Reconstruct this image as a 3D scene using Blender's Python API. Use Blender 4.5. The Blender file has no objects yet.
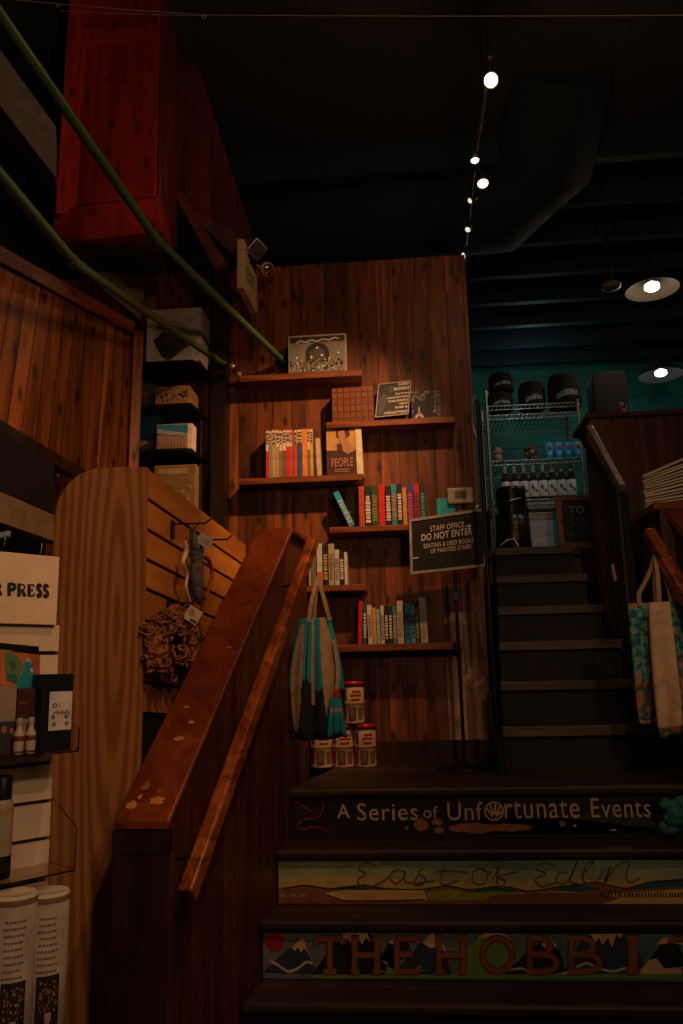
import bpy, math, random
from mathutils import Vector, Matrix
random.seed(7)
SC = bpy.context.scene
COL = SC.collection

# ------------------------------------------------------------------ camera
F = 800.0; W = 683; H = 1024
PITCH = math.radians(11.35); YAW = math.radians(4.65); ROLL = 0.023
CAM = Vector((0, 0, 1.58))
LZ = 1.14                      # landing height, six risers of 0.19 above the shop floor
fw = Vector((-math.sin(YAW)*math.cos(PITCH), math.cos(YAW)*math.cos(PITCH), math.sin(PITCH)))
r0 = Vector((math.cos(YAW), math.sin(YAW), 0)); u0 = r0.cross(fw)
rt = r0*math.cos(ROLL) - u0*math.sin(ROLL); up = u0*math.cos(ROLL) + r0*math.sin(ROLL)
cd = bpy.data.cameras.new('camera'); cam = bpy.data.objects.new('camera', cd); COL.objects.link(cam)
m = Matrix((( rt.x, up.x, -fw.x, CAM.x), (rt.y, up.y, -fw.y, CAM.y), (rt.z, up.z, -fw.z, CAM.z), (0, 0, 0, 1)))
cam.matrix_world = m
cd.sensor_fit = 'VERTICAL'; cd.sensor_height = 24.0; cd.lens = F/H*24.0; cd.clip_start = .02
SC.camera = cam

def P(px, py, Y):
    """point on the vertical plane at distance Y that the photo shows at px, py"""
    d = fw + rt*((px-W/2)/F) - up*((py-H/2)/F)
    return CAM + d*(Y/d.y)
def PX(px, py, X):
    d = fw + rt*((px-W/2)/F) - up*((py-H/2)/F)
    return CAM + d*(X/d.x)
def PZ(px, py, Z):
    d = fw + rt*((px-W/2)/F) - up*((py-H/2)/F)
    return CAM + d*((Z-CAM.z)/d.z)

# ------------------------------------------------------------------ materials
MATS = {}
def nt(name):
    mt = bpy.data.materials.new(name); mt.use_nodes = True
    t = mt.node_tree; b = t.nodes['Principled BSDF']; b.inputs['Specular IOR Level'].default_value = .28
    return mt, t, b
def plain(name, c, rough=.6, metal=0, var=.12, scale=25, bump=0, trans=0, alpha=1, ior=1.45):
    """colour with a fine mottle"""
    if name in MATS: return MATS[name]
    mt, t, b = nt(name)
    tc = t.nodes.new('ShaderNodeTexCoord'); n = t.nodes.new('ShaderNodeTexNoise'); n.inputs['Scale'].default_value = scale; n.inputs['Detail'].default_value = 4
    t.links.new(tc.outputs['Object'], n.inputs['Vector'])
    r = t.nodes.new('ShaderNodeValToRGB')
    r.color_ramp.elements[0].color = (*[x*(1-var*2) for x in c], 1); r.color_ramp.elements[1].color = (*[min(1, x*(1+var)) for x in c], 1)
    r.color_ramp.elements[0].position = .3; r.color_ramp.elements[1].position = .7
    t.links.new(n.outputs['Fac'], r.inputs['Fac']); t.links.new(r.outputs['Color'], b.inputs['Base Color'])
    b.inputs['Roughness'].default_value = rough; b.inputs['Metallic'].default_value = metal
    if trans: b.inputs['Transmission Weight'].default_value = trans; b.inputs['IOR'].default_value = ior
    if bump:
        bp = t.nodes.new('ShaderNodeBump'); bp.inputs['Strength'].default_value = bump; bp.inputs['Distance'].default_value = .003
        t.links.new(n.outputs['Fac'], bp.inputs['Height']); t.links.new(bp.outputs['Normal'], b.inputs['Normal'])
    MATS[name] = mt; return mt
def emit(name, c, s):
    if name in MATS: return MATS[name]
    mt, t, b = nt(name); b.inputs['Base Color'].default_value = (*c, 1)
    b.inputs['Emission Color'].default_value = (*c, 1); b.inputs['Emission Strength'].default_value = s
    MATS[name] = mt; return mt
def wood(name, c1, c2, axis='Z', rough=.45, fine=1.0, knots=.5, rvar=.5, rings=False, wear=None):
    """long grain along one axis, knots, board-to-board variation from the rnd attribute"""
    if name in MATS: return MATS[name]
    mt, t, b = nt(name); L = t.links.new; N = t.nodes.new
    tc = N('ShaderNodeTexCoord'); mp = N('ShaderNodeMapping'); at = N('ShaderNodeAttribute'); at.attribute_name = 'rnd'
    sc = {'X': (1.2, 14, 14), 'Y': (14, 1.2, 14), 'Z': (14, 14, 1.2)}[axis]
    mp.inputs['Scale'].default_value = [s*fine for s in sc]
    ad = N('ShaderNodeVectorMath'); ad.operation = 'ADD'; ml = N('ShaderNodeMath'); ml.operation = 'MULTIPLY'; ml.inputs[1].default_value = 37.0
    L(at.outputs['Fac'], ml.inputs[0]); L(tc.outputs['Object'], ad.inputs[0]); L(ml.outputs[0], ad.inputs[1]); L(ad.outputs[0], mp.inputs['Vector'])
    n = N('ShaderNodeTexNoise'); n.inputs['Scale'].default_value = 1.0; n.inputs['Detail'].default_value = 7; n.inputs['Distortion'].default_value = 1.1; n.inputs['Roughness'].default_value = .62
    L(mp.outputs[0], n.inputs['Vector'])
    fac = n.outputs['Fac']
    if rings:
        wv = N('ShaderNodeTexWave'); wv.wave_type = 'RINGS'; wv.rings_direction = 'Y'; wv.inputs['Scale'].default_value = 6.0; wv.inputs['Distortion'].default_value = 5.0; wv.inputs['Detail'].default_value = 2.0; wv.inputs['Detail Scale'].default_value = .8
        mp2 = N('ShaderNodeMapping'); mp2.inputs['Location'].default_value = rings; mp2.inputs['Scale'].default_value = (1.9, 1.9, .17); L(tc.outputs['Object'], mp2.inputs['Vector']); L(mp2.outputs[0], wv.inputs['Vector'])
        mx = N('ShaderNodeMath'); mx.operation = 'MULTIPLY_ADD'; mx.inputs[1].default_value = .35; L(wv.outputs['Fac'], mx.inputs[0])
        m3 = N('ShaderNodeMath'); m3.operation = 'MULTIPLY'; m3.inputs[1].default_value = .65; L(fac, m3.inputs[0]); L(m3.outputs[0], mx.inputs[2]); fac = mx.outputs[0]
    r = N('ShaderNodeValToRGB'); r.color_ramp.elements[0].position = .36; r.color_ramp.elements[1].position = .64
    r.color_ramp.elements[0].color = (*c1, 1); r.color_ramp.elements[1].color = (*c2, 1); L(fac, r.inputs['Fac'])
    col = r.outputs['Color']
    if knots:
        sx_ = N('ShaderNodeSeparateXYZ'); L(ad.outputs[0], sx_.inputs[0]); cb = N('ShaderNodeCombineXYZ')
        au, av, aw = {'X': ('Y', 'Z', 'X'), 'Y': ('X', 'Z', 'Y'), 'Z': ('X', 'Y', 'Z')}[axis]
        a1 = N('ShaderNodeMath'); a1.operation = 'ADD'; L(sx_.outputs[au], a1.inputs[0]); L(sx_.outputs[av], a1.inputs[1])
        a2 = N('ShaderNodeMath'); a2.operation = 'MULTIPLY'; a2.inputs[1].default_value = 8.5; L(a1.outputs[0], a2.inputs[0])
        a3 = N('ShaderNodeMath'); a3.operation = 'MULTIPLY'; a3.inputs[1].default_value = 4.2; L(sx_.outputs[aw], a3.inputs[0])
        L(a2.outputs[0], cb.inputs[0]); L(a3.outputs[0], cb.inputs[1])
        v = N('ShaderNodeTexVoronoi'); v.voronoi_dimensions = '2D'; v.inputs['Scale'].default_value = 1.0; L(cb.outputs[0], v.inputs['Vector'])
        kr = N('ShaderNodeValToRGB'); kr.color_ramp.elements[0].position = .04; kr.color_ramp.elements[1].position = .17
        kr.color_ramp.elements[0].color = (1-knots, 1-knots, 1-knots, 1); kr.color_ramp.elements[1].color = (1, 1, 1, 1); L(v.outputs['Distance'], kr.inputs['Fac'])
        mu = N('ShaderNodeMix'); mu.data_type = 'RGBA'; mu.blend_type = 'MULTIPLY'; mu.inputs['Factor'].default_value = 1; L(col, mu.inputs['A']); L(kr.outputs['Color'], mu.inputs['B']); col = mu.outputs['Result']
    bn = N('ShaderNodeTexNoise'); bn.inputs['Scale'].default_value = 1.0; bn.inputs['Detail'].default_value = 3
    bm_ = N('ShaderNodeMapping'); bm_.inputs['Scale'].default_value = {'X': (1.0, 5, 5), 'Y': (5, 1.0, 5), 'Z': (5, 5, 1.0)}[axis]; L(ad.outputs[0], bm_.inputs['Vector']); L(bm_.outputs[0], bn.inputs['Vector'])
    br = N('ShaderNodeValToRGB'); br.color_ramp.elements[0].position = .35; br.color_ramp.elements[1].position = .62; br.color_ramp.elements[0].color = (.55, .5, .48, 1); L(bn.outputs['Fac'], br.inputs['Fac'])
    bx_ = N('ShaderNodeMix'); bx_.data_type = 'RGBA'; bx_.blend_type = 'MULTIPLY'; bx_.inputs['Factor'].default_value = .25 if rings else .85; L(col, bx_.inputs['A']); L(br.outputs['Color'], bx_.inputs['B']); col = bx_.outputs['Result']
    hv = N('ShaderNodeHueSaturation'); L(col, hv.inputs['Color'])
    mr = N('ShaderNodeMapRange'); mr.inputs['To Min'].default_value = 1-rvar; mr.inputs['To Max'].default_value = 1+rvar*.7; L(at.outputs['Fac'], mr.inputs['Value']); L(mr.outputs[0], hv.inputs['Value']); col = hv.outputs['Color']
    if wear:
        wn = N('ShaderNodeTexNoise'); wn.inputs['Scale'].default_value = wear[1]; wn.inputs['Detail'].default_value = 6; L(tc.outputs['Object'], wn.inputs['Vector'])
        wr = N('ShaderNodeValToRGB'); wr.color_ramp.elements[0].position = wear[2]; wr.color_ramp.elements[1].position = wear[2]+.05; wr.color_ramp.elements[0].color = (0, 0, 0, 1); L(wn.outputs['Fac'], wr.inputs['Fac'])
        wm = N('ShaderNodeMix'); wm.data_type = 'RGBA'; L(wr.outputs['Color'], wm.inputs['Factor']); L(col, wm.inputs['A']); wm.inputs['B'].default_value = (*wear[0], 1); col = wm.outputs['Result']
    L(col, b.inputs['Base Color']); b.inputs['Roughness'].default_value = rough
    bp = N('ShaderNodeBump'); bp.inputs['Strength'].default_value = .25; bp.inputs['Distance'].default_value = .003; L(fac, bp.inputs['Height']); L(bp.outputs['Normal'], b.inputs['Normal'])
    MATS[name] = mt; return mt
def speck(name, c1, c2, scale=60, thr=.5, c3=None, rough=.8, stretch=(1, 1, 1), kind='noise'):
    """two- or three-tone blotches"""
    if name in MATS: return MATS[name]
    mt, t, b = nt(name); L = t.links.new; N = t.nodes.new
    tc = N('ShaderNodeTexCoord'); mp = N('ShaderNodeMapping'); mp.inputs['Scale'].default_value = stretch; L(tc.outputs['Object'], mp.inputs['Vector'])
    if kind == 'vor':
        n = N('ShaderNodeTexVoronoi'); n.inputs['Scale'].default_value = scale; o = n.outputs['Distance']
    else:
        n = N('ShaderNodeTexNoise'); n.inputs['Scale'].default_value = scale; n.inputs['Detail'].default_value = 5; o = n.outputs['Fac']
    L(mp.outputs[0], n.inputs['Vector'])
    r = N('ShaderNodeValToRGB'); r.color_ramp.elements[0].position = thr-.04; r.color_ramp.elements[1].position = thr+.04
    r.color_ramp.elements[0].color = (*c1, 1); r.color_ramp.elements[1].color = (*c2, 1)
    if c3: e = r.color_ramp.elements.new(min(.99, thr+.14)); e.color = (*c3, 1)
    L(o, r.inputs['Fac']); L(r.outputs['Color'], b.inputs['Base Color']); b.inputs['Roughness'].default_value = rough
    MATS[name] = mt; return mt

# ------------------------------------------------------------------ mesh builder
class MB:
    def __init__(s): s.v = []; s.f = []; s.mi = []; s.rn = []; s.sm = []
    def add(s, vs, fs, m=0, rnd=None, smooth=False):
        b = len(s.v); s.v += [Vector(x) for x in vs]
        rr = random.random() if rnd is None else rnd
        for f in fs: s.f.append([i+b for i in f]); s.mi.append(m); s.rn.append(rr); s.sm.append(smooth)
        return s
    def hexa(s, a, m=0, rnd=None, bev=0):
        """8 corners: bottom ring then top ring"""
        return s.add(a, [(0, 3, 2, 1), (4, 5, 6, 7), (0, 1, 5, 4), (1, 2, 6, 5), (2, 3, 7, 6), (3, 0, 4, 7)], m, rnd)
    def box(s, x0, x1, y0, y1, z0, z1, m=0, rnd=None):
        if x0 > x1: x0, x1 = x1, x0
        if y0 > y1: y0, y1 = y1, y0
        if z0 > z1: z0, z1 = z1, z0
        return s.hexa([(x0, y0, z0), (x1, y0, z0), (x1, y1, z0), (x0, y1, z0), (x0, y0, z1), (x1, y0, z1), (x1, y1, z1), (x0, y1, z1)], m, rnd)
    def obox(s, c, dx, dy, dz, m=0, rnd=None):
        """box about centre c with half vectors"""
        c = Vector(c); dx = Vector(dx); dy = Vector(dy); dz = Vector(dz)
        return s.hexa([c-dx-dy-dz, c+dx-dy-dz, c+dx+dy-dz, c-dx+dy-dz, c-dx-dy+dz, c+dx-dy+dz, c+dx+dy+dz, c-dx+dy+dz], m, rnd)
    def beam(s, a, b, w, h, m=0, rnd=None, upv=(0, 0, 1)):
        a = Vector(a); b = Vector(b); d = (b-a).normalized(); sd = d.cross(Vector(upv)).normalized(); uu = sd.cross(d).normalized()
        return s.obox((a+b)/2, sd*w/2, (b-a)/2, uu*h/2, m, rnd)
    def prism(s, pts, ext, m=0, rnd=None):
        n = len(pts); ext = Vector(ext); pts = [Vector(p) for p in pts]
        vs = pts+[p+ext for p in pts]
        fs = [tuple(range(n)), tuple(range(2*n-1, n-1, -1))]+[(i, i+n, (i+1) % n+n, (i+1) % n) for i in range(n)]
        return s.add(vs, fs, m, rnd)
    def tube(s, pts, r, m=0, n=8, rnd=None, cap=True):
        pts = [Vector(p) for p in pts]; rs = r if isinstance(r, (list, tuple)) else [r]*len(pts); vs = []; prev = None
        for i, p in enumerate(pts):
            t = (pts[min(i+1, len(pts)-1)]-pts[max(i-1, 0)]).normalized()
            if prev is None:
                a = Vector((0, 0, 1)) if abs(t.z) < .9 else Vector((1, 0, 0)); e = t.cross(a).normalized()
            else: e = (prev-t*prev.dot(t)).normalized()
            prev = e; g = t.cross(e)
            for k in range(n):
                q = 2*math.pi*k/n; vs.append(p+(e*math.cos(q)+g*math.sin(q))*rs[i])
        fs = [(i*n+k, i*n+(k+1) % n, (i+1)*n+(k+1) % n, (i+1)*n+k) for i in range(len(pts)-1) for k in range(n)]
        s.add(vs, fs, m, rnd, True)
        if cap: s.add(vs[:n], [tuple(range(n-1, -1, -1))], m, rnd); s.add(vs[-n:], [tuple(range(n))], m, rnd)
        return s
    def lathe(s, c, prof, m=0, n=24, axis=(0, 0, 1), smooth=True, rnd=None):
        """prof: list of (radius, height); m may be a list per ring"""
        c = Vector(c); az = Vector(axis).normalized(); a = Vector((1, 0, 0)) if abs(az.x) < .9 else Vector((0, 1, 0)); e = (a-az*a.dot(az)).normalized(); g = az.cross(e)
        vs = [c+az*h+(e*math.cos(2*math.pi*k/n)+g*math.sin(2*math.pi*k/n))*max(r, 1e-5) for r, h in prof for k in range(n)]
        rr = random.random() if rnd is None else rnd
        b = len(s.v); s.v += vs
        for i in range(len(prof)-1):
            for k in range(n):
                s.f.append([b+i*n+k, b+i*n+(k+1) % n, b+(i+1)*n+(k+1) % n, b+(i+1)*n+k]); s.mi.append(m[i] if isinstance(m, (list, tuple)) else m); s.rn.append(rr); s.sm.append(smooth)
        return s
    def ball(s, c, rx, ry=None, rz=None, m=0, n=12, rnd=None):
        ry = ry or rx; rz = rz or rx; c = Vector(c); vs = []; k2 = n; k1 = max(4, n//2)
        for i in range(k1+1):
            a = math.pi*i/k1
            for k in range(k2):
                q = 2*math.pi*k/k2; vs.append(c+Vector((rx*math.sin(a)*math.cos(q), ry*math.sin(a)*math.sin(q), rz*math.cos(a))))
        fs = [(i*k2+k, (i+1)*k2+k, (i+1)*k2+(k+1) % k2, i*k2+(k+1) % k2) for i in range(k1) for k in range(k2)]
        return s.add(vs, fs, m, rnd, True)
    def build(s, name, mats, parent=None, bevel=0, subsurf=0, origin=None):
        mats = mats if isinstance(mats, (list, tuple)) else [mats]
        if parent is not None:
            o0 = Vector((0, 0, 0)); q = parent
            while q is not None: o0 = o0+q.location; q = q.parent
        else:
            xs = [v.x for v in s.v]; ys = [v.y for v in s.v]; zs = [v.z for v in s.v]
            o0 = Vector(((min(xs)+max(xs))/2, (min(ys)+max(ys))/2, min(zs))) if origin is None else Vector(origin)
        me = bpy.data.meshes.new(name); me.from_pydata([v-o0 for v in s.v], [], s.f)
        for mt in mats: me.materials.append(mt)
        me.polygons.foreach_set('material_index', s.mi); me.polygons.foreach_set('use_smooth', s.sm)
        a = me.attributes.new('rnd', 'FLOAT', 'FACE'); a.data.foreach_set('value', s.rn)
        me.update()
        o = bpy.data.objects.new(name, me); COL.objects.link(o)
        if parent is not None: o.parent = parent
        else: o.location = o0
        import bmesh
        bm = bmesh.new(); bm.from_mesh(me); bmesh.ops.recalc_face_normals(bm, faces=bm.faces[:]); bm.to_mesh(me); bm.free()
        if bevel:
            md = o.modifiers.new('bevel', 'BEVEL'); md.width = bevel; md.segments = 2; md.limit_method = 'ANGLE'; md.angle_limit = .7
        if subsurf:
            md = o.modifiers.new('sub', 'SUBSURF'); md.levels = subsurf; md.render_levels = subsurf
        return o
def tag(o, label=None, cat=None, group=None, kind=None):
    if label: o['label'] = label
    if cat: o['category'] = cat
    if group: o['group'] = group
    if kind: o['kind'] = kind
    return o
def empty(name, loc, label, cat, group=None):
    o = bpy.data.objects.new(name, None); COL.objects.link(o); o.location = loc; o.empty_display_size = .05
    return tag(o, label, cat, group)
def struct(o): o['kind'] = 'structure'; return o
def children(o): return [c for c in bpy.data.objects if c.parent == o]
def copy_tree(o, parent=None):
    c = o.copy(); COL.objects.link(c); c.parent = parent
    for ch in children(o): copy_tree(ch, c)
    return c

# lettering ----------------------------------------------------------------
TXT = {}
def text2d(s, bold=0):
    k = (s, bold)
    if k in TXT: return TXT[k]
    cu = bpy.data.curves.new('t', 'FONT'); cu.body = s; cu.size = 1; cu.resolution_u = 3; cu.offset = bold; cu.space_character = 1.08
    ob = bpy.data.objects.new('t', cu); COL.objects.link(ob); bpy.context.view_layer.update()
    me = bpy.data.meshes.new_from_object(ob.evaluated_get(bpy.context.evaluated_depsgraph_get()))
    vs = [(v.co.x, v.co.y) for v in me.vertices]; fs = [tuple(p.vertices) for p in me.polygons]
    bpy.data.objects.remove(ob); bpy.data.curves.remove(cu); bpy.data.meshes.remove(me)
    x0 = min(v[0] for v in vs); x1 = max(v[0] for v in vs); y0 = min(v[1] for v in vs); y1 = max(v[1] for v in vs)
    r = ([((x-x0)/(x1-x0), (y-y0)/(y1-y0)) for x, y in vs], fs, (x1-x0)/(y1-y0)); TXT[k] = r; return r
class Quad:
    """flat patch given by top-left, top-right, bottom-right, bottom-left; u to the right, v downwards"""
    def __init__(s, tl, tr, br, bl, off=.0012):
        s.c = [Vector(x) for x in (tl, tr, br, bl)]
        s.n = (s.c[1]-s.c[0]).cross(s.c[3]-s.c[0]).normalized()
        if s.n.dot(CAM-s.c[0]) < 0: s.n = -s.n
        s.off = off
    def at(s, u, v, lay=1):
        tl, tr, br, bl = s.c
        return (tl*(1-u)+tr*u)*(1-v)+(bl*(1-u)+br*u)*v+s.n*s.off*lay
    def poly(s, mb, pts, m=0, lay=1): mb.add([s.at(u, v, lay) for u, v in pts], [tuple(range(len(pts)))], m); return mb
    def rect(s, mb, u0, v0, u1, v1, m=0, lay=1): return s.poly(mb, [(u0, v0), (u1, v0), (u1, v1), (u0, v1)], m, lay)
    def disc(s, mb, u, v, ru, rv, m=0, lay=1, n=14): return s.poly(mb, [(u+ru*math.cos(2*math.pi*k/n), v+rv*math.sin(2*math.pi*k/n)) for k in range(n)], m, lay)
    def text(s, mb, t, u0, v0, u1, v1, m=0, lay=2, bold=0.0, shear=0):
        vs, fs, _ = text2d(t, bold)
        mb.add([s.at(u0+(u1-u0)*x+shear*y, v1-(v1-v0)*y, lay) for x, y in vs], fs, m); return mb
    def stroke(s, mb, pts, w, m=0, lay=2, asp=1.0):
        """ribbon of width w (in v units) along pts; asp = width/height of the patch"""
        q = [Vector((u*asp, v)) for u, v in pts]; L = []; R = []
        for i, p in enumerate(q):
            t = q[min(i+1, len(q)-1)]-q[max(i-1, 0)]
            t = t.normalized() if t.length > 1e-9 else Vector((1, 0)); nn = Vector((-t.y, t.x))*w/2
            L.append(p+nn); R.append(p-nn)
        vs = [s.at(p.x/asp, p.y, lay) for p in L]+[s.at(p.x/asp, p.y, lay) for p in R]; n = len(q)
        mb.add(vs, [(i, i+1, n+i+1, n+i) for i in range(n-1)], m); return mb
def smooth_path(pts, k=6):
    out = []; n = len(pts)
    for i in range(n-1):
        p0 = pts[max(i-1, 0)]; p1 = pts[i]; p2 = pts[i+1]; p3 = pts[min(i+2, n-1)]
        for j in range(k):
            t = j/k
            out.append(tuple(.5*((2*b)+(-a+c)*t+(2*a-5*b+4*c-d)*t*t+(-a+3*b-3*c+d)*t**3) for a, b, c, d in zip(p0, p1, p2, p3)))
    out.append(tuple(pts[-1])); return out

# palette -------------------------------------------------------------------
M_plank = wood('red-brown stained plank', (.060, .0145, .003), (.275, .078, .013), 'Z', .5, 1, .85, .4)
M_plank_old = wood('worn pale plank', (.16, .07, .03), (.60, .36, .21), 'Z', .6, 1, .6, .3, wear=((.55, .38, .24), 9, .6))
M_side = wood('orange side plank', (.10, .026, .005), (.42, .13, .024), 'Z', .42, 1, .85, .3)
M_shelf = wood('shelf board', (.13, .035, .010), (.30, .085, .022), 'X', .45, 1.2, .3, .2)
M_oak = wood('oak laminate', (.22, .085, .026), (.36, .155, .050), 'Z', .42, 1.6, 0, .1, rings=(-.02, 0, -.30))
M_slat = wood('honey slat board', (.36, .125, .020), (.52, .20, .038), 'Y', .4, .8, 0, .1)
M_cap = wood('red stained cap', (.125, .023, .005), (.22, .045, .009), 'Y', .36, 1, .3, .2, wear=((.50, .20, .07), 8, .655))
M_rail = wood('worn oiled handrail', (.12, .024, .004), (.40, .105, .015), 'Y', .3, 1.4, .2, .2)
M_dwood = wood('dark stained wood', (.020, .007, .003), (.060, .017, .006), 'Z', .5, 1, .4, .3)
M_red = wood('red lit timber', (.17, .009, .003), (.30, .020, .005), 'Z', .5, 1, .6, .2)  # the red glow on the bulkhead is put into this wood colour
M_brown = wood('brown panel', (.06, .024, .010), (.14, .055, .022), 'Z', .5, 1, .4, .3)
M_blk = plain('black metal', (.007, .007, .006), .4)
M_blkw = plain('black painted wood', (.006, .0045, .003), .7)
M_tread = wood('dark worn tread', (.018, .011, .006), (.058, .034, .018), 'X', .5, 1, .2, .2)
M_nose = wood('grey worn nosing', (.05, .040, .028), (.14, .105, .070), 'X', .5, 1.4, 0, .2)
M_paint = plain('black riser paint', (.012, .010, .007), .55)
M_cream = plain('cream card', (.62, .46, .30), .6, var=.05)
M_white = plain('off-white', (.62, .56, .46), .6, var=.05)
M_chrome = plain('chrome', (.6, .6, .58), .25, 1, var=.05)
M_green = plain('green paint', (.075, .15, .045), .35, var=.1)
M_beige = plain('beige plastic', (.50, .37, .23), .5, var=.05)
M_dark = plain('dark plaster', (.035, .028, .020), .9)
M_teal = plain('teal painted wall', (.006, .135, .105), .6, var=.2, scale=6)
M_teald = plain('dark teal paint', (.004, .020, .026), .7, var=.2)
M_page = plain('book pages', (.60, .50, .36), .8, var=.05)
M_letter = plain('pale lettering', (.60, .52, .42), .6, var=.03)
M_gold = plain('gold lettering', (.50, .30, .10), .5, var=.05)
M_lampw = emit('warm lamp glow', (1.0, .86, .66), 14)
M_lamps = emit('small lamp glow', (1.0, .86, .72), 2.2)
M_lampd = emit('dim lamp glow', (1.0, .85, .66), .9)
def C(name, c, **k): return plain(name, c, **k)

# ------------------------------------------------------------------ room shell
YW = 4.03; DY = YW-3.69; XS = .385; XE = P(487, 640, YW).x; XL = -2.6; XR = 3.0; YB = 7.8; ZC = 4.7; UF = LZ+6*.19
struct(MB().box(XL, XR, -2.6, YB, -.1, 0).build('floor', wood('shop floor boards', (.05, .03, .018), (.12, .07, .04), 'Y')))
struct(MB().box(XL, XR, -2.6, YB, ZC, ZC+.1).build('ceiling', plain('dark ceiling paint', (.020, .021, .019), .9)))
struct(MB().box(XL-.1, XL, -2.6, YB, 0, ZC).build('wall_left', M_dark))
struct(MB().box(XR, XR+.1, -2.6, YB, 0, ZC).build('wall_right', M_dark))
struct(MB().box(XL, XR, -2.7, -2.6, 0, ZC).build('wall_front', M_dark))
b = MB().box(XL, XR, YB, YB+.1, 0, ZC)
for k in range(10): b.box(XL, XR, YB-.012, YB, UF+k*.24+.006, UF+(k+1)*.24, 0)
struct(b.build('wall_back', M_teal))
# plank wall between the stairwell and the room
b = MB(); ztop = P(350, 262, YW).z; x = -1.9; wp = .094
b.box(-1.9, XE, YW+.02, YW+.12, 0, ztop, 1)
oldx = P(465, 680, YW).x; i = 0
while x < XE-.001:
    x2 = min(x+wp, XE)
    old = abs((x+x2)/2-oldx) < .055 or abs((x+x2)/2-(oldx-.2)) < .03
    mi = 2 if old else 0
    c = .004; z0 = 0; z1 = ztop
    b.hexa([(x+.0012, YW, z0), (x2-.0012, YW, z0), (x2, YW+.02, z0), (x, YW+.02, z0), (x+.0012, YW, z1 if not old else LZ+.72), (x2-.0012, YW, z1 if not old else LZ+.72), (x2, YW+.02, z1 if not old else LZ+.72), (x, YW+.02, z1 if not old else LZ+.72)], mi)
    if old: b.hexa([(x+.0012, YW, LZ+.72), (x2-.0012, YW, LZ+.72), (x2, YW+.02, LZ+.72), (x, YW+.02, LZ+.72), (x+.0012, YW, z1), (x2-.0012, YW, z1), (x2, YW+.02, z1), (x, YW+.02, z1)], 0)
    x = x2
struct(b.build('wall_center', [M_plank, M_dark, M_plank_old]))
struct(MB().box(XE-.09, XE, YW+.125, YB-.005, 0, UF+.0).build('wall_stair', M_dark))
struct(MB().box(-.6, XE-.006, YW-.018, YW, LZ, LZ+.11).build('baseboard_back', M_dwood))
# upper floor
struct(MB().box(XE+.01, XR-.01, 4.90, YB-.01, UF-.2, UF-.045).build('trim_1', M_dwood))

# ------------------------------------------------------------------ lower painted staircase
RUN = .170; D0 = 3.245; RI = .19
_xa = P(291, 816, 3.275).x; _xb = P(262, 953, 2.935).x
def xl(Y): return _xa+(_xa-_xb)/.34*(Y-3.275)     # left edge of the flight
def xr(Y): return 1.075-.18*(Y-3.275)
st = empty('painted_staircase', (0.3, 2.9, 0), 'wide lower staircase with painted book-title risers leading up to the landing', 'staircase')
def tread(Yn, Yb, z, xa, xb, nm='tread', mat=None, xa2=None, xb2=None, parent=st, th=.036):
    xa2 = xa if xa2 is None else xa2; xb2 = xb if xb2 is None else xb2
    o = MB().hexa([(xa, Yn, z-th), (xb, Yn, z-th), (xb2, Yb, z-th), (xa2, Yb, z-th), (xa, Yn, z), (xb, Yn, z), (xb2, Yb, z), (xa2, Yb, z)]).build(nm, mat or M_tread, parent, bevel=.012)
    return o
tread(D0, YW, LZ, xl(D0), XR-.02, 'landing', None, xl(YW), XR-.02)
risers = []
for k in range(1, 7):
    Yr = D0+.03-RUN*(k-1); z0 = LZ-RI*k
    rb = MB().hexa([(xl(Yr), Yr, z0-.03), (xr(Yr), Yr, z0-.03), (xr(Yr), Yr+.02, z0-.03), (xl(Yr), Yr+.02, z0-.03), (xl(Yr), Yr, z0+RI-.036), (xr(Yr), Yr, z0+RI-.036), (xr(Yr), Yr+.02, z0+RI-.036), (xl(Yr), Yr+.02, z0+RI-.036)])
    ro = rb.build('riser', M_paint, st); risers.append((ro, Yr, z0, z0+RI-.036))
    if k < 6: tread(D0-RUN*k, Yr+.0, LZ-RI*k, xl(D0-RUN*k), xr(D0-RUN*k), 'tread', None, xl(Yr), xr(Yr))
def rq(i):
    ro, Y, z0, z1 = risers[i]
    return ro, Quad((xl(Y)+.004, Y, z1), (xr(Y)-.004, Y, z1), (xr(Y)-.004, Y, z0), (xl(Y)+.004, Y, z0), .0006)
def uv_of(q, px, py, Y):
    p = P(px, py, Y); a = q.c[0]; return ((p.x-a.x)/(q.c[1].x-a.x), (a.z-p.z)/(a.z-q.c[3].z))
WN = [0]
class Art:
    """painting on a riser, laid out by where its shapes stand along the riser"""
    def __init__(s, i, mats): s.ro, s.q = rq(i); s.Y = risers[i][1]; s.mb = MB(); s.mats = mats; s.l = MB(); s.asp = (s.q.c[1].x-s.q.c[0].x)/(s.q.c[0].z-s.q.c[3].z)
    def uv(s, pts): return [(min(max(u, 0), 1), min(max(v, 0), 1)) for u, v in (uv_of(s.q, x, y, s.Y) for x, y in pts)]
    def uvf(s, pts): return [uv_of(s.q, x, y, s.Y) for x, y in pts]
    def poly(s, pts, m, lay=1): s.q.poly(s.mb, s.uv(pts), m, lay)
    def line(s, pts, w, m, lay=3, sm=True, mb=None): s.q.stroke(mb or s.mb, s.uvf(smooth_path(pts) if sm else pts), w, m, lay, s.asp)
    def flush(s, name='painted_word'):
        if s.l.v: s.l.build(name, s.mats, s.ro)
        s.l = MB()
    def text(s, t, x0, y0, x1, y1, m, lay=4, bold=0):
        (u0, v0), (u1, v1) = s.uvf([(x0, y0), (x1, y1)]); s.q.text(s.l, t, u0, v0, u1, v1, m, lay, bold)
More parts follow.
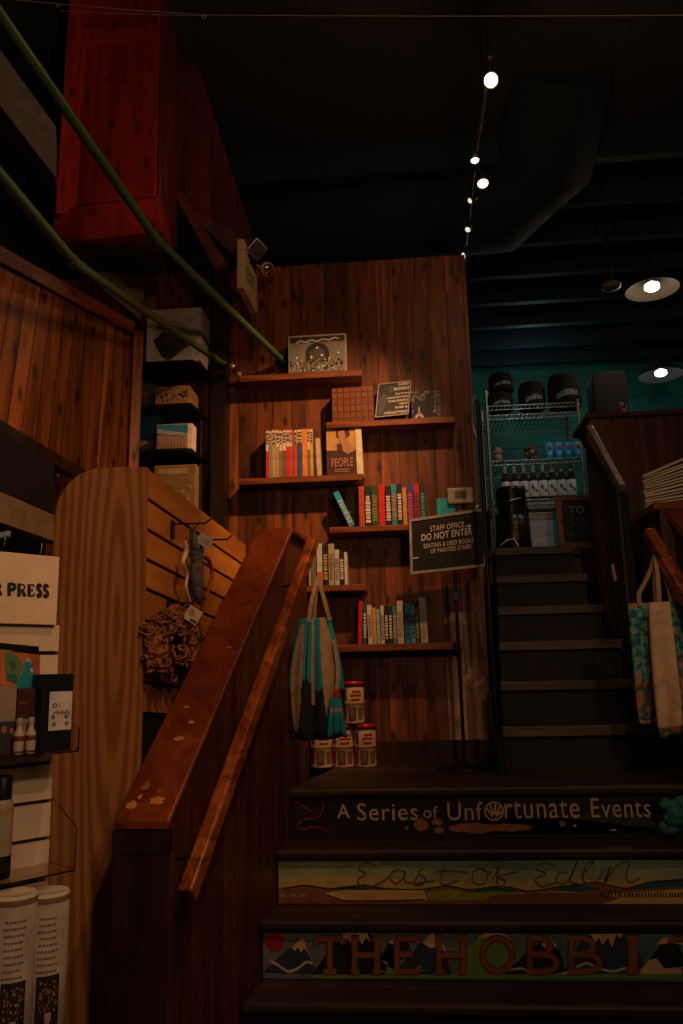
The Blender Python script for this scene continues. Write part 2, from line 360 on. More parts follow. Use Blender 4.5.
# riser 1: A Series of Unfortunate Events
A = Art(0, None)
tm = [C('cream sign paint', (.55, .36, .20)), C('dark red paint', (.17, .012, .010)), C('bare wood', (.30, .12, .05)), C('blue-black paint', (.020, .025, .032)), C('grey disc paint', (.22, .19, .16))]
A.poly([(480, 815), (500, 812), (560, 818), (660, 800), (683, 812), (690, 832), (560, 834), (480, 833)], 3, 1); A.mb.build('blue_black_patch', tm, A.ro)
for pts in ([(293, 800), (303, 806), (312, 812)], [(321, 799), (323, 808), (318, 817), (306, 819), (298, 824), (301, 829), (312, 827), (322, 828), (330, 833)]): A.line(pts, .045, 1, 3); A.mb.build('painted_squiggle', tm, A.ro); A.mb = MB()
random.seed(3)
def blob(x0, y0, x1, y1, m, n=16, j=.35, lay=2):
    cx = (x0+x1)/2; cy = (y0+y1)/2
    A.mb = MB(); A.poly([(cx+(x1-x0)/2*(1-random.random()*j)*math.cos(2*math.pi*k/n), cy+(y1-y0)/2*(1-random.random()*j)*math.sin(2*math.pi*k/n)) for k in range(n)], m, lay); A.mb.build('bare_patch', tm, A.ro)
blob(412, 817, 430, 832, 2); blob(432, 826, 446, 834, 2); blob(446, 822, 500, 834, 2, 24, .3); blob(480, 823, 536, 832, 2, 22, .3, 3); blob(430, 818, 444, 826, 2, 10); blob(558, 820, 566, 828, 2, 8); blob(572, 824, 577, 827, 0, 6); blob(608, 829, 618, 831, 0, 8); blob(404, 826, 409, 830, 2, 7)
blob(660, 798, 671, 809, 4, 12, .1)
for t, x0, y0, x1, y1 in (('A', 337, 804, 350, 818), ('Series', 357, 803, 418, 820), ('of', 423, 806, 438, 818), ('Unf', 447, 802, 483, 820), ('rtunate', 504, 801, 580, 818), ('Events', 590, 798, 651, 817)):
    A.text(t, x0, y0, x1, y1, 0, 4, .0); A.mats = tm; A.flush()
cx, cy = 494, 811; c8 = [(cx+9*math.cos(a*math.pi/10), cy+9*math.sin(a*math.pi/10)) for a in range(21)]
A.line(c8, .04, 0, 4, False, A.l)
for a in range(5): A.line([(cx, cy+7), (cx+8*math.cos(a*.7+3.5), cy+8*math.sin(a*.7+3.5))], .05, 0, 4, False, A.l)
A.flush('painted_emblem')
# riser 2: landscape, East of Eden
A = Art(1, None)
tm2 = [C('hazy green sky', (.30, .36, .18), var=.15, scale=8), C('yellow horizon', (.50, .36, .10)), C('far blue hills', (.02, .09, .10)), C('brown hills', (.22, .08, .035)), C('wheat field', (.60, .40, .12)), C('green field', (.26, .26, .03)), C('outline paint', (.02, .015, .01)), C('umber letter paint', (.16, .085, .045)), C('deep green sky', (.16, .28, .19), var=.2, scale=7)]
L0 = 262; R0 = 720
A.poly([(L0, 850), (R0, 840), (R0, 905), (L0, 905)], 0, 1)
A.poly([(380, 850), (R0, 840), (R0, 866), (560, 872), (470, 868), (380, 865)], 8, 2)
A.poly([(L0, 879), (340, 876), (460, 882), (600, 880), (R0, 877), (R0, 905), (L0, 905)], 1, 2)
hills = [(L0, 890), (290, 887), (305, 885), (330, 888), (352, 887), (366, 885), (384, 888), (420, 889), (440, 886), (452, 886), (470, 889), (495, 886), (512, 887), (530, 891), (560, 886), (575, 885), (592, 882), (606, 884), (625, 888), (640, 884), (655, 881), (683, 880), (R0, 878)]
A.poly(hills+[(R0, 905), (L0, 905)], 3, 3)
for pts in ([(330, 888), (352, 885), (366, 884), (384, 888), (360, 890)], [(468, 890), (492, 886), (513, 887), (516, 891), (490, 893)], [(552, 888), (575, 884), (590, 886), (600, 889), (572, 892)], [(628, 889), (650, 881), (683, 878), (R0, 877), (R0, 888), (670, 887)]): A.poly(pts, 2, 4)
A.poly([(323, 893), (345, 890), (388, 890), (424, 890), (428, 900), (345, 900)], 4, 5)
A.poly([(426, 892), (450, 889), (470, 893), (500, 891), (516, 893), (490, 900), (430, 900)], 5, 5)
A.poly([(515, 893), (560, 891), (600, 894), (683, 889), (R0, 888), (R0, 905), (500, 905)], 4, 4)
A.poly([(490, 896), (540, 892), (600, 893), (620, 898), (600, 905), (480, 905)], 3, 6)
A.poly([(L0, 890), (300, 889), (320, 893), (345, 901), (L0, 903)], 3, 6)
for x in (283, 293, 303): 
    n = 10; A.poly([(x+3.5*math.cos(2*math.pi*k/n), 895+2*math.sin(2*math.pi*k/n)) for k in range(n)], 5, 7)
A.line(hills, .02, 6, 7)
A.line([(323, 893), (335, 897), (345, 900), (390, 900), (425, 899)], .02, 6, 8)
for k in range(40): xx = 600+k*3; A.line([(xx, 897), (xx+random.uniform(-1, 1), 893-random.random()*2)], .03, 6, 8, False)
for k in range(30): xx = 345+k*2.8; A.line([(xx, 899), (xx, 892)], .006, 6, 8, False)
A.mb.build('painted_landscape', tm2, A.ro)
cursive = [[(377, 866), (366, 862), (359, 868), (366, 873), (358, 879), (363, 887), (377, 884), (390, 876)],
           [(404, 871), (396, 869), (390, 876), (396, 883), (404, 876), (405, 870), (405, 880), (412, 882), (419, 874)],
           [(424, 868), (418, 872), (426, 878), (422, 884), (414, 883), (436, 880)],
           [(446, 864), (440, 880), (446, 884), (458, 880)], [(436, 871), (450, 870), (468, 872)],
           [(480, 868), (473, 872), (474, 882), (484, 883), (488, 873), (480, 868), (492, 872)],
           [(492, 878), (500, 868), (504, 862), (499, 862), (497, 880), (501, 888), (505, 880), (498, 876), (518, 871)],
           [(556, 866), (544, 862), (536, 868), (545, 873), (535, 879), (542, 886), (556, 882)],
           [(568, 873), (560, 872), (556, 880), (564, 883), (572, 874), (577, 860), (570, 880), (578, 883)],
           [(580, 876), (590, 866), (594, 861), (586, 864), (583, 880), (594, 882), (604, 870)],
           [(606, 882), (610, 866), (604, 882), (618, 864), (628, 862), (626, 876), (630, 882), (640, 877)]]
for p in cursive:
    A.line(p, .032, 7, 9, True, A.l)
    if cursive.index(p) in (4, 6, 10): A.mats = tm2; A.flush()
# riser 3: mountains, THE HOBBIT
A = Art(2, None)
tm3 = [C('dusk blue paint', (.13, .14, .14), var=.2), C('red sun paint', (.34, .008, .012)), C('navy mountain paint', (.025, .038, .07)), C('snow cap paint', (.60, .36, .20)), C('green hill paint', (.12, .24, .02)), C('black paint', (.008, .008, .008)), C('chestnut letter paint', (.24, .075, .028)), C('teal paint', (.06, .15, .16)), C('pale line paint', (.5, .4, .3)), C('outline brown paint', (.06, .02, .008))]
A.poly([(240, 920), (R0, 915), (R0, 985), (240, 985)], 0, 1)
A.poly([(540, 920), (R0, 915), (R0, 985), (540, 985)], 7, 2)
def tri(pts, m, lay): A.poly(pts, m, lay)
tri([(262, 972), (282, 954), (303, 937), (310, 958), (318, 974)], 2, 3); tri([(289, 949), (303, 937), (308, 952), (304, 948), (301, 952), (298, 947), (295, 951), (292, 947)], 3, 4)
A.line([(271, 961), (280, 966), (288, 971), (298, 968), (306, 962), (313, 963)], .055, 8, 5)
tri([(312, 974), (338, 938), (350, 930), (368, 930), (378, 945), (395, 974)], 5, 3); tri([(338, 940), (346, 930), (366, 930), (371, 942), (366, 938), (362, 944), (357, 937), (352, 945), (348, 938), (343, 945)], 3, 4)
tri([(385, 974), (392, 948), (380, 960), (400, 974)], 4, 4); tri([(380, 960), (388, 942), (398, 935), (410, 945), (405, 958), (395, 962)], 5, 4); tri([(388, 942), (398, 934), (408, 941), (400, 942), (395, 945)], 3, 5)
tri([(378, 974), (400, 966), (425, 938), (438, 935), (452, 974)], 2, 3); tri([(422, 942), (432, 933), (442, 940), (446, 952), (438, 946), (430, 948)], 3, 4)
tri([(455, 974), (466, 950), (482, 934), (500, 932), (520, 950), (530, 974)], 4, 4); tri([(476, 940), (484, 932), (500, 931), (512, 940), (504, 937), (500, 942), (494, 936), (488, 942), (482, 937)], 3, 5)
tri([(505, 974), (530, 948), (548, 938), (560, 952), (566, 974)], 5, 5); tri([(541, 944), (550, 936), (557, 946), (552, 947), (548, 943), (545, 948)], 3, 6)
tri([(562, 974), (578, 945), (590, 933), (622, 932), (640, 955), (648, 974)], 2, 4); tri([(589, 934), (624, 932), (620, 938), (616, 934), (612, 947), (608, 937), (602, 945), (599, 937), (595, 942), (592, 936)], 3, 5)
tri([(640, 974), (650, 958), (664, 940), (676, 938), (690, 974)], 5, 4); tri([(656, 944), (662, 938), (680, 936), (684, 945), (672, 942), (664, 944)], 3, 5); tri([(636, 974), (648, 960), (656, 958), (664, 968), (690, 966), (690, 974)], 3, 6)
A.line([(545, 976), (560, 974), (572, 970), (580, 965), (588, 963), (596, 967), (612, 971), (626, 968), (640, 972)], .05, 8, 6)
A.line([(500, 972), (520, 968), (530, 972), (545, 976)], .04, 8, 6); A.line([(378, 970), (400, 974), (425, 970)], .03, 4, 6)
n = 24; A.poly([(275+9.5*math.cos(2*math.pi*k/n), 941+9.5*math.sin(2*math.pi*k/n)) for k in range(n)], 1, 5)
A.poly([(315, 975), (R0, 973), (R0, 978), (315, 978)], 4, 7)
A.mb.build('painted_mountains', tm3, A.ro)
def glyph(ch, x0, x1, y0=938, y1=971, sw=.105):
    w = x1-x0; X = lambda t: x0+w*t; Yy = lambda t: y0+(y1-y0)*t; S = []
    if ch == 'T': S = [[(0, 0), (1, 0)], [(.5, 0), (.5, 1)], [(.25, 1), (.75, 1)], [(0, 0), (0, .16)], [(1, 0), (1, .16)]]
    if ch == 'H': S = [[(.12, 0), (.12, 1)], [(.88, 0), (.88, 1)], [(.12, .5), (.88, .5)], [(0, 0), (.28, 0)], [(.72, 0), (1, 0)], [(0, 1), (.28, 1)], [(.72, 1), (1, 1)]]
    if ch == 'E': S = [[(.12, 0), (.12, 1)], [(0, 0), (.95, 0)], [(.12, .48), (.75, .48)], [(0, 1), (1, 1)], [(.95, 0), (.95, .15)], [(1, 1), (1, .82)]]
    if ch == 'I': S = [[(.5, 0), (.5, 1)], [(0, 0), (1, 0)], [(0, 1), (1, 1)], [(.35, 0), (.35, 1)], [(.65, 0), (.65, 1)]]
    if ch == 'O': S = [[(.5+.45*math.cos(a*math.pi/10), .5+.5*math.sin(a*math.pi/10)) for a in range(21)]]
    if ch == 'B': S = [[(.12, 0), (.12, 1)], [(0, 0), (.5, 0), (.72, .12), (.72, .34), (.5, .46), (.12, .48)], [(.4, .46), (.8, .54), (.95, .76), (.8, .95), (.45, 1), (0, 1)]]
    for n_, s_ in enumerate(S):
        pts = [(X(a), Yy(c)) for a, c in s_]
        A.line(pts, sw+.045, 9, 8+n_*.12, len(s_) > 2, A.l); A.line(pts, sw, 6, 9+n_*.12, len(s_) > 2, A.l)
for ch, a, c in (('T', 317, 343), ('H', 351, 381), ('E', 394, 419), ('H', 435, 467), ('O', 481, 514), ('B', 526, 558), ('B', 567, 601), ('I', 626, 639), ('T', 671, 712)): glyph(ch, a, c); A.mats = tm3; A.flush('painted_letter')
random.seed(11)

# ------------------------------------------------------------------ upper black staircase
UY = 3.66; UR = .217
us = empty('upper_staircase', (.75, 4.2, LZ), 'narrow dark staircase with worn grey nosings climbing from the landing', 'staircase')
_xt = P(495, 549, 4.745).x
def ul(Y): return XS+(_xt-XS)*(Y-UY)/(4.745-UY)
def ur(Y): return P(622, 488, 4.0).x-.036-(Y-4.0)*.10
def wedge(mb, ya, yb, z0, z1): return mb.hexa([(ul(ya), ya, z0), (ur(ya), ya, z0), (ur(yb), yb, z0), (ul(yb), yb, z0), (ul(ya), ya, z1), (ur(ya), ya, z1), (ur(yb), yb, z1), (ul(yb), yb, z1)])
for k in range(1, 7):
    Yn = UY+UR*(k-1); z = LZ+RI*k; yb = Yn+UR+.03 if k < 6 else Yn+.12
    wedge(MB(), Yn+.03, Yn+.05, z-RI+.001, z-.037).build('riser', plain('black stair paint', (.010, .009, .008), .6), us)
    wedge(MB(), Yn+.0125, yb, z-.036, z).build('tread', M_tread, us, bevel=.003)
    wedge(MB(), Yn, Yn+.012, z-.042, z+.002).build('nosing', M_nose, us, bevel=.003)
struct(MB().box(XE+.012, XR-.01, 4.745+.125, YB-.01, UF-.036, UF).build('floor', M_tread))
for (xa, xb, k) in ((495, 502, 1), (493.5, 500, 0)):
    a = P(xa, 720, UY).x; c = P(xb, 720, UY).x; z = LZ+RI*k
    MB().box(a, c, UY-.012 if k == 0 else UY+UR-.0, (UY+.03 if k == 0 else UY+UR+.03), z+.001, z+RI-.045).build('corner_block', M_dwood, us)

MB().prism([(XS-.02, UY+.01, LZ+.001), (XS-.02, YW-.004, LZ+.001), (XS-.02, YW-.004, LZ+RI*2-.05), (XS-.02, UY+UR, LZ+RI*2-.05), (XS-.02, UY+UR, LZ+RI-.05), (XS-.02, UY+.01, LZ+RI-.05)], (.018, 0, 0)).build('side_board', M_blkw, us)

# ------------------------------------------------------------------ left low wall with sloping cap
def ly(px, py, a, ya, slope=.93):      # depth at which a line of the given slope from a meets the ray
    lo, hi = 1.0, 6.0
    f = lambda Y: P(px, py, Y).z-(a.z+slope*(Y-ya))
    for _ in range(60):
        mi_ = (lo+hi)/2
        if f(lo)*f(mi_) <= 0: hi = mi_
        else: lo = mi_
    return lo
YN = 2.215; SLP = .93
cl0 = P(113, 819, YN); cr0 = P(169, 823, YN); zc0 = (cl0.z+cr0.z)/2
YT = ly(276, 528, Vector((0, YN, zc0)), YN)
clt = P(258, 529, YT); crt = P(293, 527, YT); zct = zc0+SLP*(YT-YN)
YE = YT+.33; fr = (YE-YT)/(YT-YN)
cle = Vector((clt.x+(clt.x-cl0.x)*fr*.6, YE, zct)); cre = Vector((crt.x+(crt.x-cr0.x)*fr*.6, YE, zct))
lw = empty('stair_wall', (-.6, 2.5, 0), 'solid wooden low wall with a sloping red-brown cap along the left of the painted stairs', 'low wall')
ct = .024
b = MB()
A0 = [Vector((cl0.x, YN, zc0)), Vector((cr0.x, YN, zc0)), Vector((crt.x, YT, zct)), Vector((clt.x, YT, zct)), cre, cle]
dz = Vector((0, 0, ct))
b.hexa([A0[0]-dz, A0[1]-dz, A0[2]-dz, A0[3]-dz, A0[0], A0[1], A0[2], A0[3]], 0, .5)
b.hexa([A0[3]-dz, A0[2]-dz, A0[4]-dz, A0[5]-dz, A0[3], A0[2], A0[4], A0[5]], 0, .5)
b.build('cap', M_cap, lw, bevel=.006)
cq = Quad(A0[3], A0[2], A0[1], A0[0], .0008)
random.seed(77)
for (cu, cv_, ru, rv) in ((.20, .965, .12, .012), (.28, .945, .06, .008), (.62, .955, .16, .012), (.52, .80, .13, .008), (.60, .755, .09, .006), (.36, .71, .08, .004), (.70, .52, .05, .003)):
    n = 16; b = MB(); cq.poly(b, [(cu+ru*(1-random.random()*.5)*math.cos(2*math.pi*k/n), cv_+rv*(1-random.random()*.5)*math.sin(2*math.pi*k/n)) for k in range(n)])
    tag(b.build('worn_patch', C('worn wood', (.46, .17, .05)), lw), 'pale worn patch')
# body below the cap: right face is vertical planks
ins = .022
def capx(Y): return (cr0.x-ins)+(Y-YN)*((crt.x-cr0.x)/(YT-YN)) if Y < YT else (crt.x-ins)+(Y-YT)*((cre.x-crt.x)/(YE-YT))
def facex(Y): return min(capx(Y), xl(Y)-.002)
print('FACE', [(y_, round(capx(y_), 3), round(xl(y_), 3)) for y_ in (2.3, 2.6, 3.0, 3.3, 3.5)], YT, YE)
def backx(Y): return (cl0.x+ins)+(Y-YN)*((clt.x-cl0.x)/(YT-YN)) if Y < YT else (clt.x+ins)+(Y-YT)*((cle.x-clt.x)/(YE-YT))
def topz(Y): return (zc0+SLP*(min(Y, YT)-YN))-ct-.001
b = MB(); Y = YN+.02; 
while Y < YE-.001:
    Y2 = min(Y+.1, YE-.004)
    if Y2 < Y+.005: break
    for q, (ya, yb_) in enumerate(((Y+.001, Y2-.001),)):
        b.hexa([(backx(ya), ya, 0), (facex(ya), ya, 0), (facex(yb_), yb_, 0), (backx(yb_), yb_, 0), (backx(ya), ya, topz(ya)), (facex(ya), ya, topz(ya)), (facex(yb_), yb_, topz(yb_)), (backx(yb_), yb_, topz(yb_))], 0)
    Y = Y2
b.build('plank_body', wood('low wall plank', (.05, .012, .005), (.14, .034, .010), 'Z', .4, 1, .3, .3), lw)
b = MB().box(cl0.x+.004, cr0.x-.004, YN+.006, YN+.02, 0, zc0-ct-.002).box(cl0.x-.002, cr0.x+.002, YN+.002, YN+.03, zc0-ct-.06, zc0-ct-.002)
b.build('end_board', M_dwood, lw)
# lower infill from the end of the low wall to the plank wall

def handrail(name, a, c, label, wallx, w=.042, h=.05):
    r = empty(name, ((a+c)/2)[:], label, 'handrail')
    MB().beam(a, c, w, h, 0, .5).build('rail', M_rail, r, bevel=.007)
    for t in (.12, .88):
        p = a.lerp(c, t); q = Vector((wallx(p.y), p.y, p.z-.07))
        MB().tube([p-Vector((0, 0, .02)), p-Vector((0, 0, .06)), q], .006).build('bracket', M_blk, r)
    return r
ra = P(187, 896, 2.17); ry = ly(313, 541, ra, 2.17, .95); rc = P(313, 541, ry); print('RAIL', ry)
handrail('handrail', ra, rc, 'worn orange-brown wooden handrail beside the sloping cap on the left', lambda y: facex(y)+.001)

# ------------------------------------------------------------------ right low wall, rail and magazines
rw = empty('stair_wall', (1.2, 2.8, 0), 'dark red wooden low wall at the right edge behind the patterned bags', 'low wall')
sl = P(652, 503, 3.55); sx = sl.x; sz = sl.z
MB().box(sx, sx+.30, 3.53, 3.85, sz-.035, sz).build('cap_shelf', M_cap, rw, bevel=.004)
s0 = Vector((sx+.05, 3.52, sz-.04)); s1 = Vector((sx+.28, 2.25, sz-.04-SLP*1.27))
MB().hexa([s1-Vector((.0, 0, .045)), s1+Vector((.16, 0, -.045)), s0+Vector((.16, 0, -.045)), s0-Vector((0, 0, .045)), s1, s1+Vector((.16, 0, 0)), s0+Vector((.16, 0, 0)), s0]).build('cap', M_cap, rw, bevel=.005)
b = MB().hexa([(s1.x+.02, 2.27, 0), (s1.x+.14, 2.27, 0), (s0.x+.14, 3.52, 0), (s0.x+.02, 3.52, 0), (s1.x+.02, 2.27, s1.z-.046), (s1.x+.14, 2.27, s1.z-.046), (s0.x+.14, 3.52, s0.z-.046), (s0.x+.02, 3.52, s0.z-.046)])
b.box(sx+.02, sx+.28, 3.525, 3.84, 0, sz-.036)
b.build('body', M_dwood, rw)
ra2 = P(649, 533, 3.3)
rc2 = P(683, 591, ly(683, 591, ra2, 3.3, .95)); dd = (rc2-ra2).normalized(); rc2 = ra2+dd*1.0
handrail('handrail', rc2, ra2, 'bright orange-brown wooden handrail above the patterned bags on the right', lambda y: s0.x+.02+(3.52-y)*(s1.x-s0.x)/1.27)
cols = [(.30, .26, .20), (.14, .20, .20), (.40, .30, .16), (.05, .12, .13), (.42, .36, .26), (.10, .10, .09)]
zz = sz; random.seed(5)
for k in range(13):
    th = random.uniform(.009, .014); a = math.radians(28+random.uniform(-4, 4)); c0 = Vector((sx+.155, 3.68, zz+th/2+.0005))
    tl_ = .022*k; dx = Vector((math.cos(a)*math.cos(tl_), -math.sin(a)*math.cos(tl_), math.sin(tl_)))*.125; dy = Vector((math.sin(a), math.cos(a), 0))*.085; c0 = c0+Vector((0, 0, .125*math.sin(tl_)*.93))
    col = cols[k % 6]; cn = ['cream', 'grey-green', 'tan', 'dark teal', 'pale buff', 'charcoal'][k % 6]
    e = empty('magazine', (c0.x, c0.y, zz), '%s magazine, %s in the stack on the right low wall' % (cn, ['lowest', 'second from bottom', 'third from bottom', 'fourth from bottom', 'fifth from bottom', 'sixth from bottom', 'seventh, in the middle', 'sixth from the top', 'fifth from the top', 'fourth from the top', 'third from the top', 'second from the top', 'topmost'][k]), 'magazine', 'magazines stacked on the low wall')
    MB().obox(c0, dx*.985, dy*.985, Vector((0, 0, th/2-.0012))).build('page_block', M_page, e)
    mb = MB().obox(c0+Vector((0, 0, th/2-.0008)), dx, dy, Vector((0, 0, .0008))).obox(c0-Vector((0, 0, th/2-.0008)), dx, dy, Vector((0, 0, .0008))).obox(c0-dx, dx.normalized()*.0015, dy, Vector((0, 0, th/2)))
    mb.build('cover', C('magazine cover '+cn, col), e); zz += th+.0012
# ------------------------------------------------------------------ slat wall display
YP = 2.5
pa = lambda x, y: P(x, y, YP)
outl = [(147, 467), (120, 467), (100, 468), (92, 469.5), (82, 473), (74, 478), (66, 487), (59, 498), (56, 508), (54, 520)]
sw = empty('slatwall_display', (P(100, 1000, YP).x, YP+.3, 0), 'oak slatwall display stand with a rounded top corner left of the stairs', 'display stand')
tl = [pa(*q) for q in outl]; pr = P(147, 467, YP)
pts = tl+[Vector((tl[-1].x, YP, 0)), Vector((pr.x, YP, 0))]
MB().prism(pts, (0, .02, 0), 0, .5).build('side_panel', M_oak, sw)
dr = fw+rt*((487-W/2)/F)-up*((733-H/2)/F); dr = dr/dr.y      # run of the slats away from the side panel
SLn = 1.12
def sp(t, z): return Vector((pr.x+dr.x*t-.001, YP+.021+t, z+dr.z*t))
ztp = pr.z-.004
gz = [P(147, y, YP).z for y in (497.6, 528, 558, 588, 620, 651, 682)]; zb = P(142, 714, YP).z
b = MB(); prev = ztp; thk = Vector((-.018, 0, 0))
for g in gz+[zb-.0]:
    hi = prev; lo = g+.0065
    b.hexa([sp(0, lo)+thk, sp(0, lo), sp(SLn, lo), sp(SLn, lo)+thk, sp(0, hi)+thk, sp(0, hi), sp(SLn, hi), sp(SLn, hi)+thk], 0, .5)
    prev = g-.0065
b.build('slat_board', M_slat, sw)
b = MB(); o2 = Vector((-.010, 0, 0)); thk2 = Vector((-.02, 0, 0))
b.hexa([sp(0, zb)+thk2, sp(0, zb)+o2, sp(SLn, zb)+o2, sp(SLn, zb)+thk2, sp(0, ztp)+thk2, sp(0, ztp)+o2, sp(SLn, ztp)+o2, sp(SLn, ztp)+thk2])
b.hexa([sp(0, -.0)+thk2, sp(0, 0)+o2, sp(SLn, .1)+o2, sp(SLn, .1)+thk2, sp(0, zb-.001)+thk2, sp(0, zb-.001)+o2, sp(SLn, zb-.001)+o2, sp(SLn, zb-.001)+thk2])
b.build('backing', M_blkw, sw)
# hooks and hanging toys
def slat_pt(px, py):
    lo, hi = YP+.02, YP+1.12
    best = None
    for k in range(400):
        Yq = lo+(hi-lo)*k/399; p = P(px, py, Yq); xx = pr.x+dr.x*(Yq-YP-.021)
        if best is None or abs(p.x-xx) < best[0]: best = (abs(p.x-xx), p)
    return best[1]
def TP(px, py, off=.04):
    best = None
    for k in range(400):
        Yq = YP+1.12*k/399; p = P(px, py, Yq); xx = pr.x+dr.x*(Yq-YP-.021)+off
        if best is None or abs(p.x-xx) < best[0]: best = (abs(p.x-xx), p)
    return best[1]
def hook(px, py, L, label):
    a = slat_pt(px, py)+Vector((.002, 0, 0)); e = empty('display_hook', a[:], label, 'hook', 'display hooks on the slatwall')
    MB().box(a.x, a.x+.004, a.y-.018, a.y+.018, a.z-.05, a.z+.012).build('plate', M_blk, e)
    MB().tube([a+Vector((.003, 0, 0)), a+Vector((L*.85, 0, -.002)), a+Vector((L, 0, .014))], .0035).build('prong', M_blk, e)
    return a+Vector((L*.7, 0, 0))
h1 = hook(172, 524, .14, 'black peg hook at the top of the slatwall holding the grey toy')
h3 = hook(201, 540, .12, 'black peg hook right of the toy tag on the slatwall')
h2 = hook(168, 603, .10, 'black peg hook on the slatwall holding the curly brown toy')
def at_depth(px, py, Y): return P(px, py, Y)
yq = h1.y
toy = empty('hanging_toy', h1[:], 'long grey felt toy with cream edge and red-orange loop fin hanging on the slatwall', 'toy')
f3 = lambda pts, o=.05: [TP(a, c, o) for a, c in pts]
MB().tube([p for p in f3(smooth_path([(192, 527), (194, 545), (197, 562), (197, 580), (198, 596), (200, 604)]))], [.006+.018*math.sin(math.pi*min(1, (i+.5)/31)) for i in range(31)], n=10).build('body', speck('grey felt', (.05, .055, .06), (.11, .12, .12), 120), toy)
MB().tube(f3(smooth_path([(185, 541), (186, 552), (183, 563), (187, 574), (186, 588), (190, 602)]), .055), [.005, .006, .007, .008, .008, .009, .009, .009, .009, .008, .008, .008, .008]+[.006]*18, n=8).build('edge_strip', C('cream felt', (.55, .40, .22)), toy)
MB().tube(f3(smooth_path([(199, 562), (203, 557), (209, 561), (212, 574), (209, 588), (205, 598), (201, 592), (199, 578), (199, 566)]), .06), .008, n=8).build('fin', C('rust red felt', (.26, .045, .012)), toy)
MB().tube(f3([(199, 566), (200, 580), (202, 592)], .065), .0045, n=6).build('fin_trim', C('red felt', (.42, .02, .01)), toy)
MB().tube([h1, TP(192, 530, .05)], .002, n=6).build('cord', C('brown cord', (.10, .04, .02)), toy)
def card(cx, cy, w, h, ang, Y):
    c = P(cx, cy, Y); ex = Vector((math.cos(ang), 0, math.sin(ang))); ez = Vector((-math.sin(ang), 0, math.cos(ang)))
    s_ = Y/F
    return c, ex*w*s_/2, ez*h*s_/2
c, ex, ez = card(205, 541, 17, 11, -.6, TP(205, 541, .09).y)
tg = MB().obox(c, ex, Vector((0, .001, 0)), ez).build('price_tag', C('grey card tag', (.36, .34, .32)), toy)
q = Quad(c-ex+ez-Vector((0, .001, 0)), c+ex+ez-Vector((0, .001, 0)), c+ex-ez-Vector((0, .001, 0)), c-ex-ez-Vector((0, .001, 0))); b = MB()
for k in range(3): q.rect(b, .15, .25+k*.2, .8, .32+k*.2)
b.build('tag_print', C('tag print', (.2, .19, .18)), tg)
toy2 = empty('hanging_toy', h2[:], 'curly brown plush wreath toy with a cream tag hanging low on the slatwall', 'toy')
path = smooth_path([(163, 664), (157, 652), (157, 638), (163, 626), (173, 621), (184, 626), (192, 638), (194, 651), (187, 660)], 5)
b = MB(); random.seed(9); yt = h2.y
for i, (x_, y_) in enumerate(path):
    for j in range(16):
        c = TP(x_+random.gauss(0, 5.5), y_+random.gauss(0, 5.5), .045+random.uniform(-.015, .03)); r_ = random.uniform(.008, .013)
        a1 = random.uniform(0, 6.28); n1 = Vector((random.gauss(0, 1), random.gauss(0, 1), random.gauss(0, 1))).normalized(); e1 = n1.orthogonal().normalized(); g1 = n1.cross(e1)
        b.tube([c+(e1*math.cos(t)+g1*math.sin(t))*r_+n1*t*.0015 for t in [k*.9 for k in range(8)]], .0055, m=0, n=6, cap=False)
b.tube([TP(x_, y_, .045) for x_, y_ in path], [.024]*len(path), 0, n=10)
b.build('curly_fur', speck('brown curly fur', (.12, .042, .012), (.27, .10, .03), 45), toy2)
b = MB(); b.ball(TP(164, 656, .045), .025, .04, .045, n=16)
b.build('belly', speck('dark brown plush', (.03, .012, .005), (.06, .025, .010), 80), toy2)
b = MB()
for dx_ in (-4, 3): b.tube([TP(168+dx_, 640, .05), TP(169+dx_, 625, .055), h2], .003, n=6)
b.build('hanging_loop', C('brown cord', (.10, .04, .02)), toy2)
c, ex, ez = card(193, 615, 16, 15, .75-1.3, TP(193, 615, .11).y)
tg = MB().obox(c, ex, Vector((0, .001, 0)), ez).build('price_tag', C('cream tag', (.52, .43, .32)), toy2)
q = Quad(c-ex+ez-Vector((0, .001, 0)), c+ex+ez-Vector((0, .001, 0)), c+ex-ez-Vector((0, .001, 0)), c-ex-ez-Vector((0, .001, 0))); b = MB()
q.disc(b, .35, .4, .22, .22); q.rect(b, .5, .75, .95, .9, 1)
b.build('tag_print', [C('tag beige', (.35, .24, .14)), C('tag dark', (.05, .04, .04))], tg)

# ------------------------------------------------------------------ wall shelves
SF = 3.572+DY
SH = {}
def shelf(key, x0, x1, yt0, yt1, thpx, label, Yf=SF):
    xm = (x0+x1)/2; ym = (yt0+yt1)/2
    a = P(x0, yt0, Yf); c = P(x1, yt1, Yf); z = P(xm, ym, Yf).z; th = thpx*Yf/F
    o = MB().box(a.x, c.x, Yf, YW-.001, z-th, z, 0, .5).build('wall_shelf', M_shelf, bevel=.003)
    tag(o, label, 'shelf', 'plank shelves on the wall'); SH[key] = z; return o
shelf(1, 239, 361, 376, 369, 7, 'wooden wall shelf holding the boxed puzzle, highest on the plank wall')
shelf(2, 326, 455, 421, 417.5, 6.5, 'wooden wall shelf holding the leather-bound set and black list card')
shelf(3, 238, 362, 479, 473.5, 6.5, 'wooden wall shelf holding the cream-topped paperbacks and face-out book')
shelf(4, 329, 440, 527.5, 523, 6, 'wooden wall shelf holding colourful paperbacks, partly behind the black sign')
shelf(5, 300, 366, 586, 584, 6.5, 'short wooden wall shelf just right of the handrail top')
shelf(6, 336, 463, 646, 641, 7, 'long lowest wooden wall shelf above the stacked tins')
